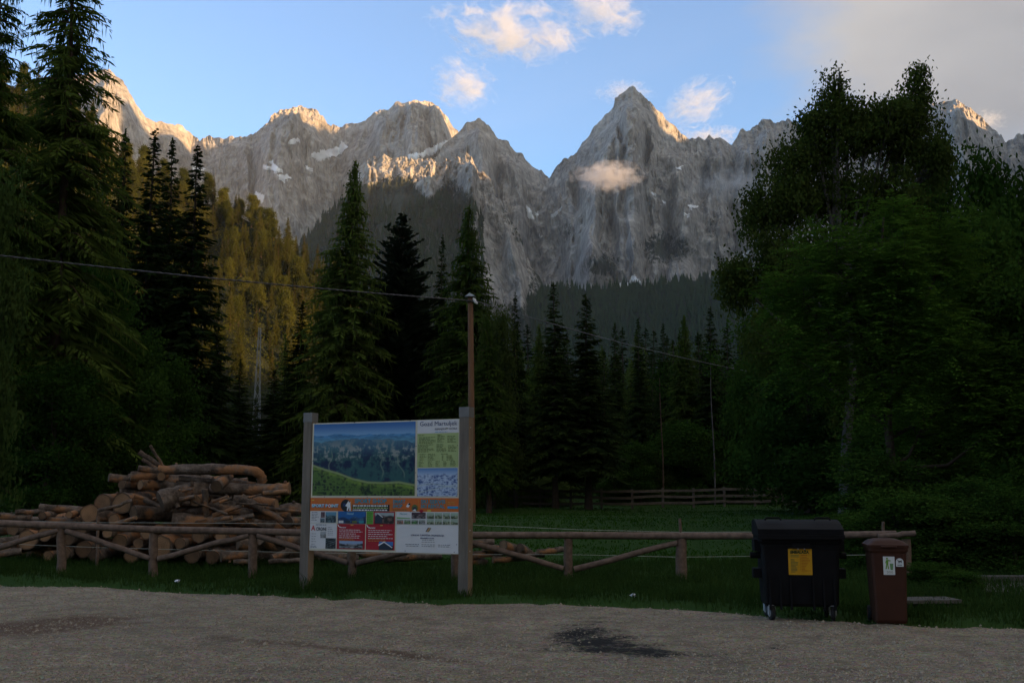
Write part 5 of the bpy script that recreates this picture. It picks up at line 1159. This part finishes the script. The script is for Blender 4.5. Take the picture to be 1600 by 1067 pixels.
# ---- concrete cover and path at the right
M_CONC = plain('old_concrete', (.09, .083, .07), .9, .15, .25, 5, .4)
g = spot(1448, 15.6); sl_ = empty('concrete_cover', (g.x, g.y, 0), .1); tag(sl_, 'low concrete slab lying in the grass right of the brown bin', 'concrete slab')
MB().box((0, 0, .13), (.85, .5, .05)).build('slab', M_CONC, sl_); MB().box((-.25, .1, .05), (.16, .4, .14)).build('support', M_CONC, sl_); MB().box((.28, .1, .05), (.16, .4, .14)).build('support', M_CONC, sl_)
m = MB(); A = [(1518, 17.7), (1700, 17.0), (1700, 19.3), (1500, 19.3)]
pts = [spot(a, b) for a, b in A]; top = [(p.x, p.y, .075) for p in pts]; bot = [(p.x, p.y, -.2) for p in pts]
m.add(top+bot, [(0, 1, 2, 3), (0, 4, 5, 1), (1, 5, 6, 2), (2, 6, 7, 3), (3, 7, 4, 0)]); tag(m.build('concrete_path', M_CONC), kind='structure')
a, b = spot(1505, 19.5), spot(1700, 19.4); MB().box(((a.x+b.x)/2, 19.5, .05), (b.x-a.x, .25, .26)).build('kerb', M_CONC)['kind'] = 'structure'
# ---- litter
M_PAPER = plain('white_paper', (.7, .7, .72), .7)
for px, Y, lab in ((277, 19.3, 'crumpled white paper scrap in the verge grass left of the information board'), (990, 16.6, 'crumpled white paper scrap on the verge below the rail fence')):
    g = spot(px, Y); rng = np.random.default_rng(px); bmv = unit(rng.normal(size=(14, 3)))*np.array([.07, .05, .03])*(0.6+.6*rng.random((14, 1)))
    import bmesh
    bm = bmesh.new(); [bm.verts.new(v) for v in bmv]; bmesh.ops.convex_hull(bm, input=bm.verts); me = bpy.data.meshes.new('paper_scrap'); bm.to_mesh(me); bm.free(); me.materials.append(M_PAPER)
    o = link('paper_scrap', me); o.location = (g.x, g.y, g.z+.06); tag(o, lab, 'litter')
# ================================================================== LOG PILE
def bark_mat():
    t = MT('log_bark', 0.95, 0.15); v = t.mapped((3, 3, 3)); n = t.noise(5.0, 8, 0.72); p = t.noise(1.8, 5, .6)
    c = t.ramp(n, [(0.32, (0.035, 0.026, 0.02)), (0.5, (0.12, 0.09, 0.068)), (0.68, (0.24, 0.19, 0.15))])
    c = t.mix(t.ramp(t.math('ADD', p, t.math('MULTIPLY', t.rnd(), 0.12)), [(0.58, 0.0), (0.67, 0.85)]), c, (0.33, 0.155, 0.065))
    t.color(c); t.bump(n, 1.0, 0.06); return t.m
def cut_mat():
    t = MT('sawn_end', 0.9, 0.15); n = t.noise(5.0, 5); 
    c = t.ramp(t.math('ADD', t.math('MULTIPLY', n, .6), t.math('MULTIPLY', t.rnd(), .5)), [(0.25, (0.07, 0.046, 0.03)), (0.55, (0.17, 0.105, 0.06)), (0.9, (0.36, 0.21, 0.11))])
    rg = t.math('SINE', t.math('MULTIPLY', t.math('ADD', t.attr('rad'), t.math('MULTIPLY', n, .25)), 42.0))
    c = t.mix(0.45, c, t.ramp(t.math('MULTIPLY_ADD', rg, .5) if False else t.math('ADD', t.math('MULTIPLY', rg, .5), .5), [(0.0, 0.45), (1.0, 1.0)]), 'MULTIPLY')
    c = t.mix(t.ramp(t.attr('rad'), [(0.80, 0.0), (0.97, 0.85)]), c, (0.05, 0.036, 0.026))
    t.color(c); t.bump(n, .4, .01); return t.m
M_LBARK, M_CUT = bark_mat(), cut_mat()
LOGN = [0]
def log(pts, r, label, group=None, taper=.9, knots=2, flare=0.0, name='log', capm=1):
    """pts: list of world points along the log, r radius in metres"""
    LOGN[0] += 1; rng = np.random.default_rng(LOGN[0]*13)
    P = np.array(pts, float); c = P.mean(0); P = P-c
    if len(P) == 2:
        t = np.linspace(0, 1, 6)[:, None]; P = P[0]*(1-t)+P[1]*t; L = np.linalg.norm(P[-1]-P[0]); P[1:-1] += rng.normal(size=(4, 3))*0.012*L
    else:
        k = len(P); s = np.linspace(0, k-1, 4*(k-1)+1); P = np.stack([np.interp(s, np.arange(k), P[:, i]) for i in range(3)], -1)
        for _ in range(2): P[1:-1] = (P[:-2]+2*P[1:-1]+P[2:])/4
    n = len(P); R = np.linspace(r, r*taper, n)*(1+.06*rng.normal(size=n)); R[0] *= 1+flare
    m = MB(); m.tube(P, R, 16, 0, capm, False, .09, rng); ring = m.v[0]; cents = []
    for e, sg in ((0, 1), (n-1, -1)):
        E = ring[e*16:(e+1)*16]; cents.append(m.n+16)
        m.add(np.concatenate([E, E.mean(0)[None] + unit(P[1]-P[0] if e == 0 else P[-1]-P[-2])*rng.normal()*.004]), [((k+1) % 16, k, 16) if sg > 0 else (k, (k+1) % 16, 16) for k in range(16)], capm)
    for _ in range(knots):
        i = rng.integers(1, n-1); d = unit(rng.normal(size=3)); ax = unit(P[i]-P[i-1]); d = unit(d-ax*(d@ax))
        m.tube(np.array([P[i]+d*R[i]*.8, P[i]+d*R[i]*1.35]), [R[i]*.3, R[i]*.22], 7, 0, 1)
    o = m.build(name, [M_LBARK, M_CUT]); o.location = c
    ra = np.ones(len(o.data.vertices)); ra[cents] = 0; attr(o.data, 'rad', ra); tag(o, label, 'log', group); return o
PX = lambda x, y, Y: at(x, y, Y)
def rp(px, Y): return px*Y/F
G1 = 'logs of the timber pile'
def L_(x0, y0, x1, y1, r, Y0, Y1, label, group=None, **k): return log([PX(x0, y0, Y0), PX(x1, y1, Y1)], rp(r, (Y0+Y1)/2), label, group, **k)
T = 24.0
log([PX(249, 735, T), PX(300, 733, T), PX(360, 733, T), PX(396, 735, T), PX(407, 741, T+.1), PX(410, 752, T+.2)], rp(8, T), 'longest bark covered log on top of the pile, its right end bent down', G1)
L_(252, 744, 262, 741, 6, T-.1, T+1.2, 'short sawn log end tucked under the left end of the top log', G1, knots=0)
L_(216, 731, 250, 736, 5, T, T+.2, 'thin stub left of the long top log', G1)
L_(217, 706, 262, 735, 4, T+.2, T+.4, 'split broken branch sticking up left on top of the pile', G1)
L_(222, 718, 262, 740, 3, T+.15, T+.3, 'broken sliver below the split branch on top of the pile', G1, knots=0)
L_(235, 696, 258, 734, 2.2, T+.1, T+.3, 'thin twig standing up at the top of the pile', G1, knots=0)
L_(204, 744, 258, 742, 8, T, T+.3, 'stubby log left of the top log, second from the top', G1)
L_(170, 746, 210, 749, 6.5, T, T+.3, 'pale sawn log jutting out farthest to the left of the heap', G1)
L_(190, 757, 230, 756, 6.5, T-.1, T+1.0, 'small round pale log end facing the lot below the jutting log', G1, knots=0)
L_(219, 757, 262, 758, 8.5, T-.1, T+.5, 'log with a lit sawn end under the stubby log', G1)
log([PX(250, 784, T-.6), PX(276, 775, T-.4), PX(300, 766, T-.1), PX(340, 762, T+.5)], rp(17, T), 'thick grey knobbly trunk with its cut end facing the lot, middle of the pile', G1, taper=.72, knots=4)
L_(262, 762, 335, 757, 9, T+.1, T+.3, 'log with a peeled orange streak behind the thick knobbly trunk', G1)
L_(338, 760, 358, 744, 9.5, T-.5, T+.4, 'stout short log tilted up on the right shoulder of the pile', G1, knots=0)
log([PX(328, 764, T-.1), PX(380, 764, T), PX(430, 765, T), PX(453, 763, T)], rp(8.5, T), 'long log jutting out to the right, peeled orange at its tip', G1, taper=1.15)
L_(280, 747, 400, 757, 4, T+.1, T+.2, 'thin branch lying right below the long top log', G1, knots=3)
L_(330, 731, 372, 727, 2.0, T+.1, T+.1, 'twig lying across the top of the longest log', G1, knots=2)
L_(160, 786, 200, 780, 14, T, T+1.5, 'large dark log end at the left shoulder of the pile', G1)
L_(190, 786, 240, 783, 15, T-.4, T+1.0, 'large split log with a dark hollow face', G1, flare=.1)
L_(208, 801, 262, 804, 12, T-.5, T+.2, 'split wedge of timber with a broad pale cut face', G1, knots=0)
L_(306, 783, 330, 776, 9, T-.6, T+.6, 'round orange log end right of the thick knobbly trunk', G1, knots=0)
L_(320, 764, 322, 812, 5, T-.5, T-.4, 'upright crooked piece in front of the right half of the pile', G1)
L_(325, 778, 366, 792, 9, T+.2, T+.5, 'brown log behind the crooked upright piece', G1)
log([PX(328, 787, T-.3), PX(355, 796, T-.2), PX(375, 800, T-.1), PX(393, 804, T)], rp(9, T), 'bark covered log sloping down to the right under the long jutting log', G1)
L_(377, 777, 462, 828, 5.5, T-.2, T-.1, 'slim leaning pole propped against the right end of the pile', G1)
L_(398, 790, 438, 796, 3, T+.1, T+.4, 'small broken branch beside the leaning pole', G1)
L_(450, 815, 474, 814, 8, T-.4, T+.4, 'log end peeping out beside the left board post', G1, knots=0)
L_(270, 813, 350, 815, 12, T-.5, T-.3, 'broad bark log right above the fence rail, middle', G1)
L_(330, 808, 428, 822, 9, T-.2, T, 'peeled log lying just above the fence rail at the right', G1)
L_(140, 802, 152, 812, 13, T-.2, T+1.0, 'upright looking pale log chunk at the left shoulder', G1)
L_(24, 800, 72, 798, 4, T, T+.2, 'thin reddish log in the low left tail of the pile', G1)
L_(-30, 806, 50, 808, 6, T-.1, T+.1, 'grey log lying along the left frame edge above the rail', G1)
L_(62, 793, 132, 797, 6, T+.2, T+.4, 'bark log on top of the low left tail', G1)
L_(66, 805, 84, 803, 6, T-.4, T+.4, 'short orange stub in the low left tail', G1)
L_(108, 804, 128, 800, 5, T-.3, T+.3, 'pair like pale stub right of the orange stub', G1)
L_(50, 813, 128, 812, 6, T-.2, T, 'mottled log just above the rail in the left tail', G1)
L_(150, 806, 200, 808, 10, T-.1, T+.3, 'mottled log above the rail below the large dark log end', G1)
L_(178, 812, 206, 806, 10, T-.4, T+.6, 'round log end above the rail left of the pale wedge', G1)
for x, y, r, lab in [(43, 844, 15, 'big pale log end behind the rail brace at far left'), (187, 846, 12, 'ring shaped log end under the rail left of the middle post'), (216, 849, 9, 'orange knobbly log end under the rail left of the middle post'), (250, 855, 18, 'largest round log end, directly behind a fence post'), (281, 849, 9, 'upright oval log end right of the largest one'),
        (131, 858, 12, 'pale log end low behind the rail brace'), (148, 868, 10, 'lower pale log end touching the grass'), (107, 842, 9, 'log end half hidden by the second fence post'), (128, 826, 8, 'small log end just below the rail at left'), (228, 832, 9, 'dark log end just below the rail left of the middle post'), (345, 838, 9, 'log end just below the rail right of the middle'), (332, 870, 10, 'low dark log end in the grass right of the middle'),
        (75, 868, 8, 'short log end lying in the grass near the second post'), (168, 832, 9, 'dim log end below the rail behind the thin stake'), (20, 826, 10, 'dim log end below the rail at the left frame edge'), (70, 834, 11, 'dim log end beside the big pale one'), (205, 868, 11, 'dim low log end left of the largest one'), (300, 868, 11, 'dim low log end right of the largest one'), (310, 838, 10, 'dim log end below the rail beside the red mark'), (8, 856, 10, 'dim log end at the left edge near the grass'), (100, 864, 9, 'dim log end behind the second fence post near the grass')]:
    yy = 22.9 + .25*random.random(); log([PX(x, y, yy), PX(x+random.uniform(-4, 4), y-1, yy)+np.array([0, 1.9, 0])], rp(r, yy), lab, G1, knots=0)
L_(372, 848, 424, 852, 10, 23.0, 23.4, 'bark log below the rail left of the fourth post', G1); L_(408, 842, 440, 858, 9, 22.9, 23.4, 'curved pale log end right of the fourth post', G1); L_(345, 870, 405, 864, 8, 22.8, 23.2, 'orange ended log lying in the grass left of the fourth post', G1)
L_(430, 842, 476, 846, 9, 23.1, 23.3, 'peeled orange log below the rail beside the left board post', G1); L_(425, 872, 452, 862, 6, 22.8, 23.1, 'split orange piece in the grass near the left board post', G1, knots=0); L_(420, 878, 474, 875, 4, 22.7, 22.8, 'flat slab of bark in the grass near the left board post', G1); L_(365, 878, 400, 876, 4, 22.7, 22.8, 'low slab in the grass left of the fourth post', G1)
L_(-20, 868, 34, 861, 6, 22.8, 23.0, 'orange log in the grass at the left frame edge', G1); L_(470, 838, 545, 846, 9, 23.2, 23.4, 'log behind the left board post below the panel', G1); L_(500, 868, 560, 872, 7, 23.0, 23.2, 'pale log below the panel behind the rail brace', G1); L_(545, 862, 620, 866, 8, 23.2, 23.4, 'log below the middle of the panel', G1); L_(600, 872, 690, 868, 7, 23.0, 23.3, 'log below the right half of the panel', G1)
# low scatter right of the board
for i, (x0, y0, x1, y1, r, lab) in enumerate([(728, 852, 770, 846, 6, 'orange splinter log right of the board under the rail'), (735, 868, 790, 862, 6, 'brown log right of the board near the grass'), (755, 856, 800, 858, 6, 'grey log right of the board behind the brace'), (786, 852, 806, 858, 8, 'torn chunk with splinters right of the board'), (812, 856, 828, 864, 7, 'frayed grey chunk left of the fence post'), (800, 868, 850, 866, 5, 'thin log in the grass left of the fence post'), (840, 862, 884, 858, 4.5, 'orange tipped log ending at the fence post'), (770, 874, 820, 872, 5, 'lowest log right of the board in the grass'), (720, 876, 760, 878, 6, 'dark log at the foot of the right board post')]):
    L_(x0, y0, x1, y1, r, 23.0, 23.3, lab, 'logs scattered right of the board')
# hidden bulk that carries the pile, seen between the front logs
k = 0
for row, (y, xa, xb) in enumerate([(868, 0, 480), (846, -20, 470), (824, 0, 460), (803, 130, 430), (784, 160, 380), (768, 190, 350), (752, 200, 340)]):
    x = xa
    while x < xb:
        r = 8+8*random.random(); yy = 24.9+.5*random.random()
        ln = random.uniform(45, 110); a = random.uniform(-.16, .16)
        log([PX(x, y, yy), PX(x+ln, y+ln*a, yy+random.uniform(-.2, .5))], rp(r*.8, yy), 'shadowed log lying deep inside the timber pile', 'shadowed logs inside the pile', knots=1); x += 2.6*r
# loose broken sticks on the heap
for q in range(26):
    x, y = random.uniform(150, 440), random.uniform(768, 822); ln = random.uniform(20, 55); a = random.uniform(-.7, .7); yy = 23.3+random.random()*.3
    log([PX(x, y, yy), PX(x+ln, y+ln*a*.6, yy+random.uniform(-.2, .3))], rp(random.uniform(1.6, 4.2), yy), 'broken stick lying loose on the front of the log pile', 'loose sticks on the log pile', knots=1, name='stick')
# ================================================================== CLOUDS AND HAZE
def cloud(name, px, py, Y, rx, ry, rz, dens, label, seed=0, nscale=2.5, thr=.40, tilt=0.0, colr=(.92, .92, .93), soft=.24, ani=.2):
    """soft vapour body: an ellipsoid whose density thins out unevenly towards its edge"""
    p = at(px, py, Y); s = Y/F
    bm = __import__('bmesh').new(); __import__('bmesh').ops.create_icosphere(bm, subdivisions=4, radius=1.0)
    for v in bm.verts: v.co *= 1.0 + 0.12*float(noise(v.co.x*2+seed, v.co.y*2, v.co.z*2, seed))
    me = bpy.data.meshes.new(name); bm.to_mesh(me); bm.free()
    t = MT(name+'_vapour'); t.t.nodes.remove(t.b)
    ln = t.n('ShaderNodeVectorMath', operation='LENGTH'); t.l(t.co(), ln.inputs[0])
    mp_ = t.n('ShaderNodeMapping'); mp_.inputs['Location'].default_value = (seed*3.7, seed*1.3, 0); mp_.inputs['Scale'].default_value = (nscale*rx/max(rz, 1)*.6, nscale*.7, nscale); t.l(t.co(), mp_.inputs[0])
    n = t.noise(1.0, 9, .66, mp_.outputs[0], 1.0)
    f = t.math('SUBTRACT', t.math('ADD', t.math('MULTIPLY', t.math('SUBTRACT', 1.0, ln.outputs['Value']), soft), n), thr+.18)
    d = t.math('MULTIPLY', t.math('MAXIMUM', f, 0.0), dens*8)
    v = t.n('ShaderNodeVolumePrincipled'); v.inputs['Color'].default_value = (*colr, 1); v.inputs['Anisotropy'].default_value = ani
    t.l(d, v.inputs['Density']); t.l(v.outputs[0], t.out.inputs['Volume'])
    me.materials.append(t.m); o = link(name, me); o.location = p; o.scale = (rx*s*1.16, ry*s*1.16, rz*s*1.16); o.rotation_euler = (0, tilt, 0); tag(o, label, 'cloud', kind='thing'); return o
cloud('cloud', 800, 52, 7400, 125, 60, 48, 0.0054, 'largest white puffy cloud at the top of the sky', 1, tilt=.12)
cloud('cloud', 940, 16, 7600, 75, 50, 40, 0.0040, 'white cloud at the top edge of the sky right of the largest one', 2, tilt=.3)
cloud('cloud', 725, 132, 7400, 55, 40, 44, 0.0054, 'small white cloud below the largest one, above the middle peaks', 3, tilt=.4)
cloud('cloud', 976, 146, 7300, 50, 30, 18, 0.0045, 'thin white cloud touching the tip of the pointed peak', 4)
cloud('cloud', 1090, 160, 7300, 62, 40, 36, 0.0045, 'white cloud right of the pointed peak', 5, tilt=-.45)
cloud('cloud', 1110, 216, 7200, 52, 35, 20, 0.0063, 'bright cloud peeking over the ridge right of the pointed peak', 6)
cloud('cloud', 1540, 188, 7200, 34, 25, 18, 0.0045, 'small lit cloud behind the right hand peak', 8)
cloud('mountain_cloud', 950, 276, 2970, 54, 34, 24, .017, 'peach lit cloud clinging to the face of the pointed peak', 9, thr=.36, soft=.3)
cloud('mountain_cloud', 1150, 290, 3700, 80, 40, 26, .0035, 'faint grey mist on the rock wall right of the pointed peak', 10, thr=.34)
def haze():
    m = MB(); z0, z1_ = -60.0, 2900.0
    m.box((0, 1500, (z0+z1_)/2), (22000, 12400, z1_-z0))
    t = MT('haze_air'); t.t.nodes.remove(t.b); v = t.n('ShaderNodeVolumePrincipled'); v.inputs['Color'].default_value = (.80, .86, .95, 1); v.inputs['Density'].default_value = HAZE; v.inputs['Anisotropy'].default_value = .1
    t.l(v.outputs[0], t.out.inputs['Volume']); o = m.build('haze', t.m); tag(o, 'thin evening haze in the valley air', 'haze', kind='stuff')
HAZE = 2.6e-5
haze()
